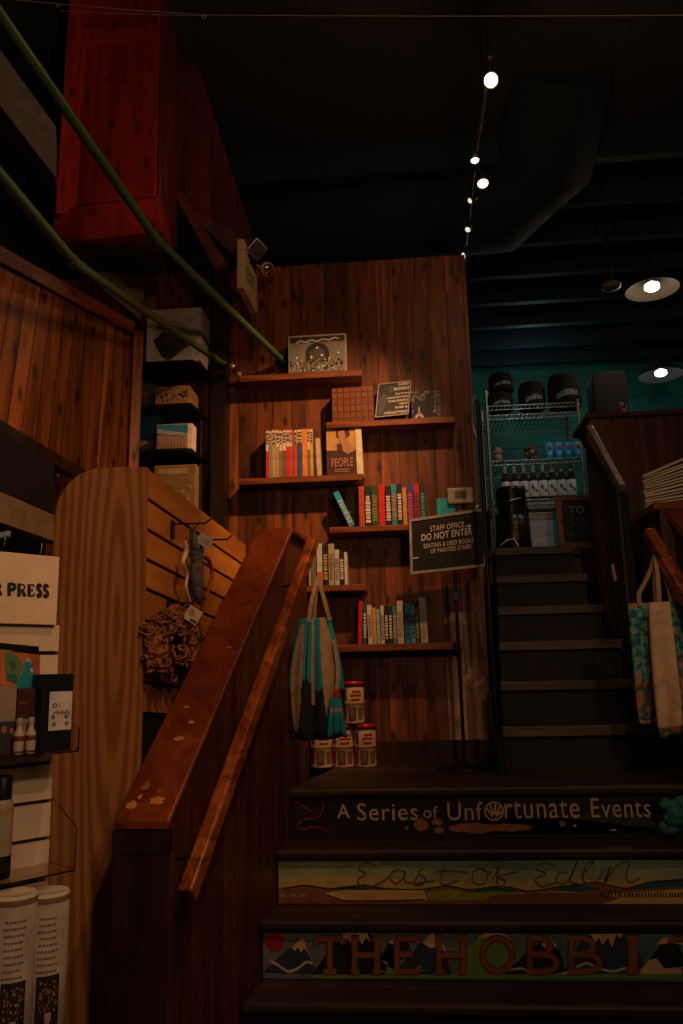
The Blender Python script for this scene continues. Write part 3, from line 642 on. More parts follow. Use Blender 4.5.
ORD = ['leftmost', 'second from left', 'third from left', 'fourth from left', 'fifth from left', 'sixth from left', 'seventh from left', 'eighth from left', 'ninth from left', 'tenth from left', 'eleventh from left', 'twelfth from left', 'thirteenth from left', 'fourteenth from left', 'fifteenth from left']
def book(x0, x1, ytop, ybot, sh, col, cname, label, group, depth=.102, tilt=0, band=None, title=None, Yf=3.580+DY, bandpos=(.0, .35)):
    p0 = P(x0, ybot, Yf); p1 = P(x1, ybot, Yf); zt = P((x0+x1)/2, ytop, Yf).z; z0 = SH[sh] if isinstance(sh, int) else sh
    w = max(p1.x-p0.x, .004)-.0012; h = zt-z0; X0 = p0.x
    e = empty('book', (X0+w/2, Yf+depth/2, z0), label, 'book', group)
    mc = C('cover '+cname, col, rough=.45)
    ca = math.cos(tilt); sa = math.sin(tilt)
    piv = Vector((X0+(w if tilt > 0 else 0), 0, z0)); 
    def T(x, y, z):  # lean about the bottom corner; positive leans the top to the right
        dx = x-piv.x; dz_ = z-piv.z; return (piv.x+dx*ca+dz_*sa, y, piv.z-dx*sa+dz_*ca)
    def bx(mb, xa, xb, ya, yb_, za, zb_, m=0): mb.hexa([T(xa, ya, za), T(xb, ya, za), T(xb, yb_, za), T(xa, yb_, za), T(xa, ya, zb_), T(xb, ya, zb_), T(xb, yb_, zb_), T(xa, yb_, zb_)], m); return mb
    t = min(.0016, w*.15)
    mb = MB(); bx(mb, X0, X0+t, Yf, Yf+depth, z0, z0+h); bx(mb, X0+w-t, X0+w, Yf, Yf+depth, z0, z0+h); bx(mb, X0+t, X0+w-t, Yf, Yf+t, z0, z0+h)
    cv = mb.build('cover', mc, e)
    bx(MB(), X0+t, X0+w-t, Yf+t, Yf+depth-.003, z0+.002, z0+h-.002).build('page_block', M_page, e)
    if band is not None:
        u0, u1 = bandpos
        mb = MB(); mb.add([T(X0+w*.04, Yf-.0006, z0+h*(1-u0)), T(X0+w*.96, Yf-.0006, z0+h*(1-u0)), T(X0+w*.96, Yf-.0006, z0+h*(1-u1)), T(X0+w*.04, Yf-.0006, z0+h*(1-u1))], [(0, 1, 2, 3)])
        mb.build('spine_band', band, e)
    if title is not None:
        mb = MB(); n = random.randint(3, 6); za = .25 if not isinstance(title, tuple) else title[1]; mt = title[0] if isinstance(title, tuple) else title
        zz_ = za
        ze = title[2] if isinstance(title, tuple) else .85
        while zz_ < ze:
            ln = random.uniform(.04, .10); ww = random.uniform(.3, .42)
            mb.add([T(X0+w*(.5-ww), Yf-.0012, z0+h*(1-zz_)), T(X0+w*(.5+ww), Yf-.0012, z0+h*(1-zz_)), T(X0+w*(.5+ww), Yf-.0012, z0+h*(1-zz_-ln*.7)), T(X0+w*(.5-ww), Yf-.0012, z0+h*(1-zz_-ln*.7))], [(0, 1, 2, 3)])
            zz_ += ln
        mb.build('spine_title', mt, e)
    return e
# shelf 3 paperbacks
B3 = [(266, 269, 'red', (.40, .02, .012)), (269, 272.2, 'grey', (.20, .17, .12)), (272.2, 276, 'cream', (.30, .24, .14)), (276, 279.6, 'tan', (.34, .19, .06)), (279.6, 282.8, 'grey-green', (.14, .13, .09)), (282.8, 286.6, 'olive', (.12, .09, .04)), (286.6, 290, 'scarlet', (.45, .02, .015)), (290, 292.6, 'rose', (.40, .05, .04)), (292.6, 294.8, 'rust', (.25, .05, .02)), (294.8, 297.4, 'brick red', (.42, .05, .02)), (297.4, 302.6, 'navy blue', (.03, .06, .13)), (302.6, 307.8, 'orange', (.50, .16, .02)), (307.8, 310.6, 'slate', (.12, .11, .10)), (310.6, 313.6, 'mustard', (.42, .24, .05)), (313.6, 316.2, 'dark brown', (.07, .03, .015))]
for i, (a, c, n, col) in enumerate(B3):
    bd = M_page if n not in ('rust', 'orange', 'dark brown') else None
    book(a, c, 430-(a-266)*.035+random.uniform(-.5, .8), 471.5-(a-266)*.03, 3, [min(1, q_*1.3) for q_ in col], n, '%s paperback%s, %s left of the face-out book' % (n, ' with cream top' if bd else '', ORD[i]), 'cream-topped paperbacks', band=bd, bandpos=(.02, random.choice([.30, .36, .44])), title=(C('spine print dark', (.12, .06, .03)), .06, .28) if bd else None)
book(317, 321.5, 438, 471, 3, (.48, .36, .20), 'pale cream', 'pale cream book leaning at the right end of the cream-topped paperbacks', 'cream-topped paperbacks', tilt=-.03)
# face-out book
def faceout(x0, x1, yt, yb, z0, Yf, label, th=.022):
    a = P(x0, yb, Yf); c = P(x1, yb, Yf); zt = P((x0+x1)/2, yt, Yf).z
    e = empty('book', ((a.x+c.x)/2, Yf, z0), label, 'book')
    mb = MB().box(a.x, c.x, Yf, Yf+.003, z0, zt).box(a.x, c.x, Yf+th, Yf+th+.003, z0, zt); cv = mb.build('cover', C('cover dark brown face', (.06, .025, .015), rough=.4), e)
    MB().box(a.x+.001, c.x-.002, Yf+.003, Yf+th, z0+.002, zt-.002).build('page_block', M_page, e)
    return e, Quad((a.x, Yf, zt), (c.x, Yf, zt), (c.x, Yf, z0), (a.x, Yf, z0)), cv
e, q, cv = faceout(327, 357, 425.5, 472, SH[3], 3.59+DY, 'dark brown face-out book titled PEOPLE, under the leather set')
b = MB(); q.rect(b, 0, 0, 1, .5, 1, 1); q.poly(b, [(.3, 0), (.75, 0), (.8, .2), (.6, .3), (.35, .25)], 0, 2); q.poly(b, [(.4, .12), (.6, .1), (.66, .24), (.55, .34), (.42, .3)], 2, 3); q.poly(b, [(.3, .5), (.38, .34), (.6, .3), (.85, .38), (.95, .52), (.7, .58), (.5, .5)], 2, 2); q.poly(b, [(0, .62), (.3, .52), (.6, .6), (1, .55), (1, 1), (0, 1)], 0, 3); q.poly(b, [(.35, .38), (.5, .36), (.55, .5), (.4, .55)], 0, 3)
b.build('cover_picture', [C('cover brown', (.055, .022, .014)), C('cover tan', (.22, .09, .04)), C('cover skin tone', (.36, .17, .09))], cv)
b = MB(); q.text(b, 'PEOPLE', .16, .66, .88, .83, 0, 5, .01)
for k in range(2): q.rect(b, .25, .88+k*.04, .75, .895+k*.04, 0, 5)
b.build('cover_title', C('cover title red', (.42, .16, .09)), cv)
book(357.2, 363.5, 426, 472.5, 3, (.60, .50, .36), 'ivory', 'thick ivory book standing right of the dark face-out book', None, tilt=-.02, Yf=3.585+DY)
# shelf 2 leather set
xs = [332.4, 338, 344.2, 350.8, 356.4, 362.4, 368.8, 374.4]
for i in range(7):
    e = book(xs[i], xs[i+1], 388.5-i*.4, 419.5-i*.3, 2, (.15, .040, .010), 'tan leather', 'tan leather volume with raised bands, %s in the matching set' % (ORD[i] if i < 6 else 'rightmost'), 'matching leather-bound volumes')
    a = P(xs[i], 419, 3.580+DY); c = P(xs[i+1], 419, 3.580+DY); z0 = SH[2]; h = P(350, 388, 3.580+DY).z-z0
    b = MB()
    for t in (.12, .3, .5, .7, .88): b.box(a.x+.005, c.x-.007, 3.5778+DY, 3.5805+DY, z0+h*t-.0012, z0+h*t+.0012)
    b.box(a.x, a.x+.0022, 3.5786+DY, 3.5802+DY, z0+.002, z0+h*.99); b.box(c.x-.0034, c.x-.0012, 3.5786+DY, 3.5802+DY, z0+.002, z0+h*.99)  # dark edge strips paint the shade of the gaps between spines
    b.build('bands_and_gap_shade', C('dark band and gap shade', (.07, .02, .006)), e)
# list card
def board(name, tlp, trp, brp, blp, Yt, Yb, th, label, cat, mface, mframe, fr):
    tl, tr, br, bl = P(*tlp, Yt), P(*trp, Yt), P(*brp, Yb), P(*blp, Yb)
    n = (tr-tl).cross(bl-tl).normalized(); n = n if n.dot(CAM-tl) > 0 else -n
    e = empty(name, ((bl+br)/2)[:], label, cat)
    MB().prism([tl, tr, br, bl], -n*th).build('panel', mface, e)
    b = MB(); q = Quad(tl, tr, br, bl, .001); asp = (tr-tl).length/(bl-tl).length; a = fr/asp
    for (u0, v0, u1, v1) in ((0, 0, 1, fr), (0, 1-fr, 1, 1), (0, fr, a, 1-fr), (1-a, fr, 1, 1-fr)):
        pp = [q.at(u0, v0, 0), q.at(u1, v0, 0), q.at(u1, v1, 0), q.at(u0, v1, 0)]; b.prism([x_+n*.0005 for x_ in pp], n*.004)
    b.build('frame', mframe, e)
    return e, q
e, q = board('list_card', (378.5, 384.5), (411.5, 380.5), (408.5, 414.5), (375, 418), 3.635+DY, 3.595+DY, .004, 'black used-books list card leaning right of the leather set', 'sign', C('black card', (.02, .02, .022)), C('grey card edge', (.28, .25, .22)), .025)
b = MB()
for t, v0, v1, u0, bo in (('USED', .03, .11, .62, .03), ('BOOKS', .16, .25, .50, .03), ('FICTION', .33, .385, .55, .02), ('NONFICTION', .43, .485, .32, .02), ('CHILDRENS', .53, .59, .34, .02), ('NEW', .63, .685, .70, .02), ('RARE &', .73, .79, .58, .02), ('COLLECTIBLE', .86, .93, .26, .02)): q.text(b, t, u0, v0, .95, v1, 0, 2, bo)
b.build('card_lettering', M_letter, e)
b = MB(); q.poly(b, [(.06, .5), (.16, .3), (.3, .36), (.28, .7), (.2, .9), (.08, .9)], 0, 1.5); q.poly(b, [(.3, .1), (.48, .08), (.5, .25), (.36, .3)], 0, 1.5); b.build('card_picture', C('card dim blue', (.04, .055, .07)), e)
# cat picture block
a = P(412, 414, 3.615+DY); c = P(441, 414, 3.615+DY); z0 = SH[2]; zt = P(426, 391, 3.615+DY).z
e = empty('photo_block', ((a.x+c.x)/2, 3.615+DY, z0), 'small dark grey photo block with black cat picture, right of the list card', 'picture')
MB().box(a.x, c.x, 3.615+DY, 3.645+DY, z0, zt).build('block', speck('grey marbled print', (.035, .035, .035), (.16, .15, .14), 55, .52, (.24, .21, .18)), e)
q = Quad((a.x, 3.615+DY, zt), (c.x, 3.615+DY, zt), (c.x, 3.615+DY, z0), (a.x, 3.615+DY, z0)); b = MB()
q.poly(b, [(.05, 1), (.05, .4), (.15, .25), (.3, .35), (.55, .3), (.62, .05), (.75, .0), (.8, .3), (.72, .7), (.6, 1)], 0, 1)
q.disc(b, .25, .95, .16, .2, 1, 2); q.disc(b, .25, .98, .09, .12, 0, 3); q.stroke(b, [(.25, .8), (.25, .55)], .05, 1, 2, 1.2); q.stroke(b, smooth_path([(.85, .05), (.95, .3), (.9, .6), (.75, .8)]), .03, 2, 2, 1.2)
b.build('picture', [C('cat black', (.012, .012, .012)), C('bone white', (.5, .42, .32)), C('mid grey', (.2, .19, .17))], e)
# shelf 4 row
B4 = [(359.6, 365.2, 486, 'vermilion', (.42, .06, .02), None), (365.6, 371.8, 486, 'black and white', (.02, .02, .02), M_letter), (372.2, 379, 485.2, 'dark green', (.03, .07, .02), C('moss print', (.18, .20, .06))), (379.4, 385.8, 484, 'bright red', (.55, .015, .012), None), (386.2, 392, 486, 'black', (.015, .015, .015), M_letter), (392.4, 397.6, 483.6, 'turquoise', (.04, .25, .27), C('salmon', (.45, .12, .08))), (398, 403.2, 483.6, 'black with white title', (.02, .02, .03), M_letter), (403.6, 407.8, 487.5, 'orange', (.52, .12, .01), C('yellow print', (.5, .3, .08))), (408.2, 414.4, 483.2, 'royal blue and pink', (.05, .05, .28), C('hot pink', (.45, .05, .18))), (415, 420.6, 483.4, 'crimson', (.45, .02, .03), C('dark print', (.15, .02, .02))), (421, 426.4, 483.2, 'black and teal', (.02, .03, .03), C('teal print', (.05, .28, .25)))]
for i, (a, c, yt, n, col, ti) in enumerate(B4):
    book(a, c, yt, 525.5-(a-359)*.03, 4, col, n, '%s paperback, %s of the upright row above the black sign' % (n, ORD[i] if i < 10 else 'rightmost'), 'bright paperbacks beside the thermostat', title=ti)
book(349.5, 355.5, 489, 525.5, 4, (.03, .32, .48), 'sky teal', 'teal paperback leaning to the left, apart from the bright row', None, tilt=-.42, title=C('pale print', (.35, .45, .42)))
# shelf 5
B5 = [(302, 306, 546, 'yellowed white', (.5, .4, .25), None), (309, 311.4, 545, 'buff', (.4, .3, .18), None), (311.8, 316.4, 545, 'slate', (.15, .14, .13), None), (317.2, 322.8, 543.6, 'white and orange-footed', (.5, .46, .40), None), (323.2, 328.6, 544, 'black with yellow title', (.02, .02, .02), C('yellow title', (.4, .32, .06))), (329, 334.6, 543.6, 'beige', (.40, .32, .22), C('tan title', (.22, .15, .1))), (335.2, 339.8, 549.5, 'off-white', (.5, .45, .38), C('grey title', (.25, .22, .2))), (340.2, 344.4, 551, 'black slim', (.02, .02, .02), M_letter), (344.8, 347.6, 552, 'ivory slim', (.55, .5, .42), None)]
for i, (a, c, yt, n, col, ti) in enumerate(B5):
    e = book(a, c, yt, 583.5, 5, col, n, '%s book, %s on the short shelf by the handrail' % (n, ORD[i] if i < 8 else 'rightmost'), 'books on the short shelf', title=ti, band=C('orange foot', (.55, .09, .03)) if i == 3 else None, bandpos=(.68, 1))
# shelf 6
B6 = [(357.8, 362.2, 601, 'red leaning', (.45, .02, .015), None, .05), (363.4, 367, 603, 'dark teal', (.02, .09, .09), M_letter, .02), (368.6, 373.2, 605, 'ivory', (.48, .40, .30), C('grey title', (.25, .22, .2)), -.02), (373.6, 377.4, 607.5, 'yellow', (.55, .30, .03), None, -.02), (377.8, 381, 609, 'pale aqua', (.30, .42, .38), None, -.02), (381.4, 385, 605.5, 'white', (.55, .48, .38), C('grey title', (.25, .22, .2)), 0), (385.4, 389, 606, 'black with white letters', (.02, .02, .02), M_letter, 0), (389.4, 393.2, 606, 'charcoal with white letters', (.03, .03, .03), M_letter, 0), (393.6, 397.6, 606, 'teal and cream', (.06, .20, .18), C('cream title', (.42, .32, .2)), 0), (398, 404.4, 600.6, 'tall cream', (.50, .40, .28), C('faded title', (.35, .25, .16)), 0), (405.6, 411.6, 603, 'blue', (.02, .20, .34), C('navy title', (.02, .05, .1)), 0), (412, 416, 605.5, 'light blue', (.10, .32, .40), C('navy title', (.02, .05, .1)), 0), (416.4, 420.2, 607, 'dark green-grey', (.05, .06, .05), C('yellow dots', (.3, .25, .1)), 0), (421.4, 428.6, 597.4, 'tall pale grey', (.45, .38, .30), C('faded title', (.35, .25, .16)), -.03)]
for i, (a, c, yt, n, col, ti, tl_) in enumerate(B6):
    book(a, c, yt, 644.4-(a-357)*.035, 6, col, n, '%s book, %s on the lowest wall shelf' % (n, ORD[i] if i < 13 else 'rightmost'), 'books on the lowest shelf', title=ti, tilt=tl_)
# puzzle box on shelf 1
a = P(288.5, 373, 3.585+DY); c = P(347, 370, 3.585+DY); z0 = SH[1]; zt = P(318, 334.5, 3.585+DY).z
e = empty('puzzle_box', ((a.x+c.x)/2, 3.615+DY, z0), 'boxed puzzle with a black and white crowd picture, alone on the highest shelf', 'box')
MB().box(a.x, c.x, 3.585+DY, 3.645+DY, z0, zt).build('box', C('grey box board', (.26, .23, .19)), e, bevel=.002)
q = Quad((a.x, 3.585+DY, zt), (c.x, 3.585+DY, zt), (c.x, 3.585+DY, z0), (a.x, 3.585+DY, z0)); b = MB()
q.rect(b, .03, .05, .97, .97, 0, 1); q.rect(b, .03, .05, .97, .2, 1, 2); q.poly(b, [(.3, .72)]+[(.5+.2*math.cos(t), .5-.28*math.sin(t)) for t in [math.pi-k*math.pi/12 for k in range(13)]]+[(.7, .72)], 1, 2)
q.poly(b, [(.36, .7)]+[(.5+.13*math.cos(t), .52-.18*math.sin(t)) for t in [math.pi-k*math.pi/12 for k in range(13)]]+[(.64, .7)], 3, 3)
random.seed(21)
for k in range(170): q.disc(b, random.uniform(.04, .96), random.uniform(.66, .95), random.uniform(.008, .02), random.uniform(.012, .035), random.choice([1, 2, 4]), 4, 6)
for u, v in ((.15, .6), (.4, .6), (.58, .56), (.86, .52), (.5, .36)): q.disc(b, u, v, .02, .03, 5, 5, 10)
q.stroke(b, smooth_path([(.14, .22), (.22, .16), (.3, .2), (.4, .15), (.5, .19), (.6, .14), (.7, .17), (.8, .12), (.88, .15)]), .04, 2, 5, 1.6)
b.build('box_picture', [C('print grey', (.17, .155, .13)), C('print black', (.02, .018, .015)), C('print pale', (.40, .35, .28)), C('print dark grey', (.07, .065, .055)), C('print mid', (.12, .11, .09)), C('print bright', (.7, .62, .5))], e)
# thermostat and teal card on the wall
a = P(447.5, 503, YW); c = P(473, 503, YW); zt = P(460, 488.5, YW).z; zb_ = P(460, 504.5, YW).z
e = empty('thermostat', ((a.x+c.x)/2, YW, zb_), 'off-white thermostat on the plank wall above the black sign', 'thermostat')
MB().box(a.x, c.x, YW-.026, YW-.001, zb_, zt).build('housing', C('thermostat white', (.42, .37, .30)), e, bevel=.008)
w_ = c.x-a.x; h_ = zt-zb_
sc_ = MB().box(a.x+w_*.28, a.x+w_*.75, YW-.0275, YW-.0262, zb_+h_*.3, zb_+h_*.8).build('display', C('lcd olive', (.16, .15, .09), rough=.2), e)
b = MB(); 
for t in (.4, .6): b.box(a.x+w_*.34, a.x+w_*.68, YW-.0285, YW-.0276, zb_+h_*t, zb_+h_*(t+.05))
b.build('display_digits', C('lcd digits', (.05, .05, .04)), sc_)
a = P(437, 513, YW); c = P(455, 513, YW)
tag(MB().box(a.x, c.x, YW-.006, YW-.001, P(446, 520, YW).z, P(446, 498.3, YW).z).build('note_card', C('bright teal card', (.02, .40, .46))), 'small bright teal card pinned left of the thermostat', 'card')

# ------------------------------------------------------------------ floor-standing sign
e, q = board('stand_sign', (409, 519.5), (486, 508), (486.5, 566.5), (410.5, 574.5), 3.80, 3.80, .012, 'black STAFF OFFICE DO NOT ENTER sign on a slim floor stand', 'sign', C('black sign board', (.008, .008, .007), rough=.6), C('silver sign frame', (.33, .28, .23), rough=.4), .045)
b = MB()
for t, x0, y0, x1, y1 in (('STAFF OFFICE', 430, 524, 464, 529.5), ('DO NOT ENTER', 421, 531, 472, 538), ('SEATING & USED BOOKS', 423, 541, 473, 545.5), ('UP PAINTED STAIRS', 430, 546.5, 471, 551)):
    u0 = (x0-409)/77; u1 = (x1-409)/77; sk = -.145*(x0+x1-2*409)/2/57*0
    k0 = (y0-519.5+ (x0-409)*.0)/56.5; k1 = (y1-519.5)/56.5
    dy_ = .149*((x0+x1)/2-409)/56.5   # rows follow the board's own top edge
    b = MB(); q.text(b, t, u0, (y0+ .149*((x0+x1)/2-409)-519.5)/56.5-.0, u1, (y1+.149*((x0+x1)/2-409)-519.5)/56.5, 0, 2,   .016 if 'DO' in t else .008); b.build('lettering_row', M_letter, e)
yv = (523.5+.149*60-519.5)/56.5
b = MB(); q.stroke(b, [(.73, yv+.04), (.80, yv+.04)], .02, 0, 2, 1.35); q.stroke(b, [(.775, yv+.01), (.80, yv+.04), (.775, yv+.07)], .015, 0, 2, 1.35)
b.build('arrow_mark', M_letter, e)
b = MB(); q.stroke(b, [(.035, .72), (.11, .71)], .02, 0, 2, 1.35); b.build('small_mark', M_letter, e)
pc = P(455.5, 590, 3.84); MB().tube([Vector((pc.x, 3.825, LZ+.02)), Vector((pc.x, 3.825, P(455, 520, 3.825).z))], .0085, n=10).build('pole', M_blk, e)
MB().lathe((pc.x, 3.825, LZ), [(0, .0), (.13, .0), (.13, .006), (.03, .018), (.012, .04), (0, .04)], n=28).build('base', M_blk, e)
MB().box(pc.x-.012, pc.x+.012, 3.812, 3.84, P(455, 600, 3.83).z, P(455, 592, 3.83).z).build('clamp', M_blk, e)
# black stair post beside the sign
xp = XE+.004
pb = P(494.5, 690, 3.60); pt = P(487, 400, 3.60)
e = empty('stair_post', (pb.x, 3.60, LZ), 'tall thin black metal post at the left foot of the upper staircase', 'post')
MB().tube([Vector((pb.x, 3.60, LZ)), Vector((pb.x, 3.60, pt.z))], .010, n=10).build('shaft', M_blk, e)
MB().lathe((pb.x, 3.6, LZ), [(0, 0), (.035, 0), (.035, .006), (0, .006)], n=16).build('foot', M_blk, e)
z_ = P(489, 506, 3.6).z
MB().tube([Vector((pb.x-.03+.03*math.cos(t*.5), 3.6+.02*math.sin(t*.5), z_)) for t in range(13)], .003, n=6).build('ring', M_chrome, e)
z_ = P(487, 402, 3.6).z
MB().tube([Vector((pb.x-.01, 3.59, z_+.03)), Vector((pb.x-.03, 3.585, z_-.02)), Vector((pb.x-.028, 3.585, z_-.12)), Vector((pb.x-.015, 3.585, z_-.17))], .005, n=6).build('latch', M_chrome, e)

# ------------------------------------------------------------------ tins
def tin(px, ybot, z0, label, Y=3.955):
    c = P(px, ybot, Y); r_ = .0535; h_ = .2
    e = empty('tin', (c.x, Y, z0), label, 'tin', 'red-lidded tins on the landing')
    MB().lathe((c.x, Y, z0), [(0, 0), (r_, 0), (r_, .006), (r_-.001, .007), (r_-.001, .086), (r_, .088), (r_, .094), (r_-.001, .096), (r_-.001, .175), (0, .175)], [1, 1, 1, 0, 1, 1, 1, 0, 0]).build('can', [C('tin cream label', (.33, .23, .12)), C('tin rim', (.20, .07, .03), rough=.3)], e)
    MB().lathe((c.x, Y, z0+.175), [(r_-.002, 0), (r_+.002, 0), (r_+.002, .022), (0, .024)]).build('lid', C('tin red lid', (.25, .012, .012), rough=.35), e)
    b = MB()
    def patch(a0, a1, za, zb_, m):
        n = 6; vs = []
        for k in range(n+1):
            a_ = math.radians(-90+a0+(a1-a0)*k/n)
            for z__ in (za, zb_): vs.append(Vector((c.x+(r_+.0006)*math.cos(a_), Y+(r_+.0006)*math.sin(a_), z0+z__)))
        b.add(vs, [(2*k, 2*k+2, 2*k+3, 2*k+1) for k in range(n)], m)
    patch(-60, -30, .02, .08, 0); patch(-20, 20, .015, .08, 1); patch(28, 60, .02, .075, 2); patch(-14, 8, .03, .07, 2)
    patch(0, 45, .145, .155, 0); patch(-10, 50, .128, .138, 0); patch(-5, 40, .108, .118, 0); patch(-55, -30, .11, .16, 1); patch(-50, -35, .12, .13, 2)
    b.build('label_print', [C('tin red print', (.28, .02, .015)), C('tin dark print', (.06, .05, .035)), C('tin brown print', (.16, .08, .03))], e)
    return c.x
for px, l in ((322, 'leftmost, below the striped bag'), (343, 'in the middle of the floor row'), (365.5, 'rightmost of the floor row')): tin(px, 763, LZ, 'cream tin with a red lid, %s' % l)
tin(353.5, 718, LZ+.2, 'cream tin with a red lid, stacked on top of the other tins')

# ------------------------------------------------------------------ tote bags
def bag(name, x0, x1, yt, yb, Y, dep, mats, colfun, label, folds=5, seed=1, straps=None, smat=None, topw=.75, botsag=.02, tw=0.0, prof=None):
    """hanging cloth bag: soft folded body with an open hem and looped straps"""
    rnd = random.Random(seed); L_ = 96; n = 200
    a = P(x0, (yt+yb)/2, Y); c = P(x1, (yt+yb)/2, Y); cx_ = (a.x+c.x)/2; hw = (c.x-a.x)/2; zt = P((x0+x1)/2, yt, Y).z; zb_ = P((x0+x1)/2, yb, Y).z
    e = empty(name, (cx_, Y, zb_), label, 'bag')
    ph = [rnd.uniform(0, 6.28) for _ in range(4)]; vs = []; 
    for i in range(L_+1):
        t = i/L_; z = zt+(zb_-zt)*t
        wd = (topw+(1-topw)*min(1, t*1.8)**.8) if prof is None else prof(t)
        dp = dep*(.35+.65*math.sin(math.pi*min(1, t*.62+.12)))
        if t > .9: k_ = (t-.9)/.1; wd *= 1-.10*k_*k_; dp *= 1-.55*k_*k_
        for k in range(n):
            q_ = 2*math.pi*k/n
            fo = 1+(.10*math.sin(folds*q_+ph[0]+t*.8)+.05*math.sin((folds+4)*q_+ph[1]))*(.35+.65*t)*(1 if dep > .02 else .5)
            vs.append(Vector((cx_+hw*wd*math.cos(q_)*(1+(fo-1)*.15)+tw*t, Y+dp*math.sin(q_)*fo*1.0+.010*math.sin(9*math.cos(q_)+ph[2])*t, z+(-botsag*t*t*(math.cos(q_*2+ph[3])*.4)))))
    b = MB(); base = len(b.v); b.v += vs
    for i in range(L_):
        for k in range(n):
            b.f.append([i*n+k, i*n+(k+1) % n, (i+1)*n+(k+1) % n, (i+1)*n+k]); b.mi.append(colfun((k+.5)/n, (i+.5)/L_)); b.rn.append(.5); b.sm.append(True)
    b.f.append([L_*n+k for k in range(n)]); b.mi.append(colfun(.75, .99)); b.rn.append(.5); b.sm.append(True)
    o = b.build('bag_body', mats, e)
    if straps:
        sb = []
        for pts in straps:
            w_ = .016; q3 = [P(x_, y_, yy) for x_, y_, yy in smooth_path(pts, 5)]
            mb = MB()
            for i in range(len(q3)-1):
                d_ = (q3[i+1]-q3[i]); mb.beam(q3[i]-d_*.1, q3[i+1]+d_*.1, w_, .003, 0, .5, upv=(0, 1, .01))
            mb.build('strap', smat, e)
    return e
cream_c = C('bag cream canvas', (.42, .27, .13), rough=.9); teal_c = C('bag teal canvas', (.015, .25, .33), rough=.9); navy_c = C('bag dark navy', (.012, .016, .02), rough=.9)
def stripes(u, v):
    x_ = (1+math.cos(2*math.pi*u))/2   # 0 left .. 1 right
    if .05 < x_ < .27 and v > .05 and abs(x_-.16) < .11*math.sin(math.pi*min(1, (v+.02)/.97))**.5: return 0
    if .64 < x_ < .90 and abs(x_-.77) < .13*math.sin(math.pi*min(1, (v+.25)/1.22))**.6: return 0
    if .44 < x_ < .50 and v < .72: return 0
    if v > .56+.05*math.sin(x_*14): return 2
    if .33 < x_ < .36: return 2
    return 1
YBG = 3.27
bag('tote_bag', 288, 344, 618, 738, YBG, .05, [cream_c, teal_c, navy_c], stripes, 'teal and cream striped tote bag hanging from the top of the left handrail', 6, 3,
    [[(309, 622, YBG-.03), (311, 604, YBG-.02), (315, 588, YBG), (318, 577, YBG+.02)], [(330, 620, YBG-.03), (325, 602, YBG-.02), (321, 588, YBG), (318, 577, YBG+.02)], [(314, 621, YBG+.03), (315, 603, YBG+.03), (317, 580, YBG+.03)]], C('strap canvas', (.36, .24, .13), rough=.9), prof=lambda t: .56+.44*math.sin(min(1, t*1.5)*1.57))
e = bag('zip_pouch', 325, 347, 697, 736, YBG-.08, .016, [C('pouch teal', (.015, .27, .36), rough=.8), C('pouch print', (.28, .26, .14)), C('pouch red', (.45, .03, .015))], lambda u, v: 1 if .28 < v < .4 and .55 < u < .95 else 0, 'small teal pouch with a red tab hanging in front of the striped tote', 3, 5, [[(336, 699, YBG-.085), (337, 690, YBG-.08), (338, 668, YBG-.06), (334, 640, YBG-.03)]], C('pouch cord', (.30, .28, .20)), prof=lambda t: .5+.5*t)
a = P(337, 693, YBG-.09); MB().box(a.x-.012, a.x+.012, a.y-.004, a.y+.004, a.z-.018, a.z+.016).build('tab', C('pouch red', (.45, .03, .015)), e, bevel=.003)
flor = speck('floral print', (.03, .10, .09), (.03, .34, .32), 34, .47, (.34, .22, .12)); flor2 = speck('floral print rust', (.06, .09, .08), (.20, .22, .15), 38, .5, (.52, .14, .05))
cream_r = C('bag natural canvas', (.62, .42, .23), rough=.9)
def fl(u, v): return 1 if v > .62 else 0
YR = 3.2
bag('tote_bag', 632, 660, 603, 722, YR+.05, .03, [flor, flor2, cream_r], lambda u, v: 2 if v > .97 else fl(u, v), 'teal floral tote bag, left one of the pair under the right handrail', 4, 8,
    [[(640, 606, YR+.02), (639, 594, YR+.02), (645, 582, YR+.03), (652, 566, YR+.05), (654, 552, YR+.06)], [(656, 604, YR+.02), (655, 585, YR+.02), (655, 566, YR+.05), (654, 552, YR+.06)]], C('strap canvas', (.36, .24, .13), rough=.9), prof=lambda t: .93+.07*t)
bag('tote_bag', 651, 700, 602, 735, YR-.06, .05, [cream_r, flor, flor2], lambda u, v: 0 if (1+math.cos(2*math.pi*u))/2 < .46 and v < .93 else (1 if v < .4 else 2), 'cream canvas tote bag with rust floral front at the right edge', 5, 9,
    [[(660, 606, YR-.08), (658, 580, YR-.05), (656, 560, YR-.0), (655, 548, YR+.04)], [(672, 604, YR-.08), (668, 585, YR-.05), (660, 560, YR), (655, 548, YR+.04)]], C('strap canvas', (.36, .24, .13), rough=.9), prof=lambda t: .85+.15*math.sin(min(1, t*1.5)*1.57))
a = P(671, 704, YR-.115); 
# teal cloth bundle on the stairs at the right edge
b = MB(); random.seed(14)
zt1 = LZ-.19
base = P(677, 836, 3.16)
for k in range(9):
    a_ = P(672+random.uniform(-4, 12), 828-k*3.2, 3.15); b.ball((a_.x, a_.y+random.uniform(-.02, .02), max(a_.z, zt1+.03)), random.uniform(.03, .045), .035, random.uniform(.02, .03), 0, 12)
e = empty('cloth_bundle', (base.x, 3.16, zt1), 'crumpled teal spotted cloth bundle on the step at the right edge', 'cloth')
b.build('cloth', plain('teal cloth', (.02, .16, .15), .8, bump=.6, scale=40), e)
b = MB()
for k in range(14): a_ = P(random.uniform(668, 684), random.uniform(804, 832), 3.11); b.ball(a_, .004, .003, .004, 0, 6)
b.build('spots', C('spot dark', (.03, .05, .05)), e)

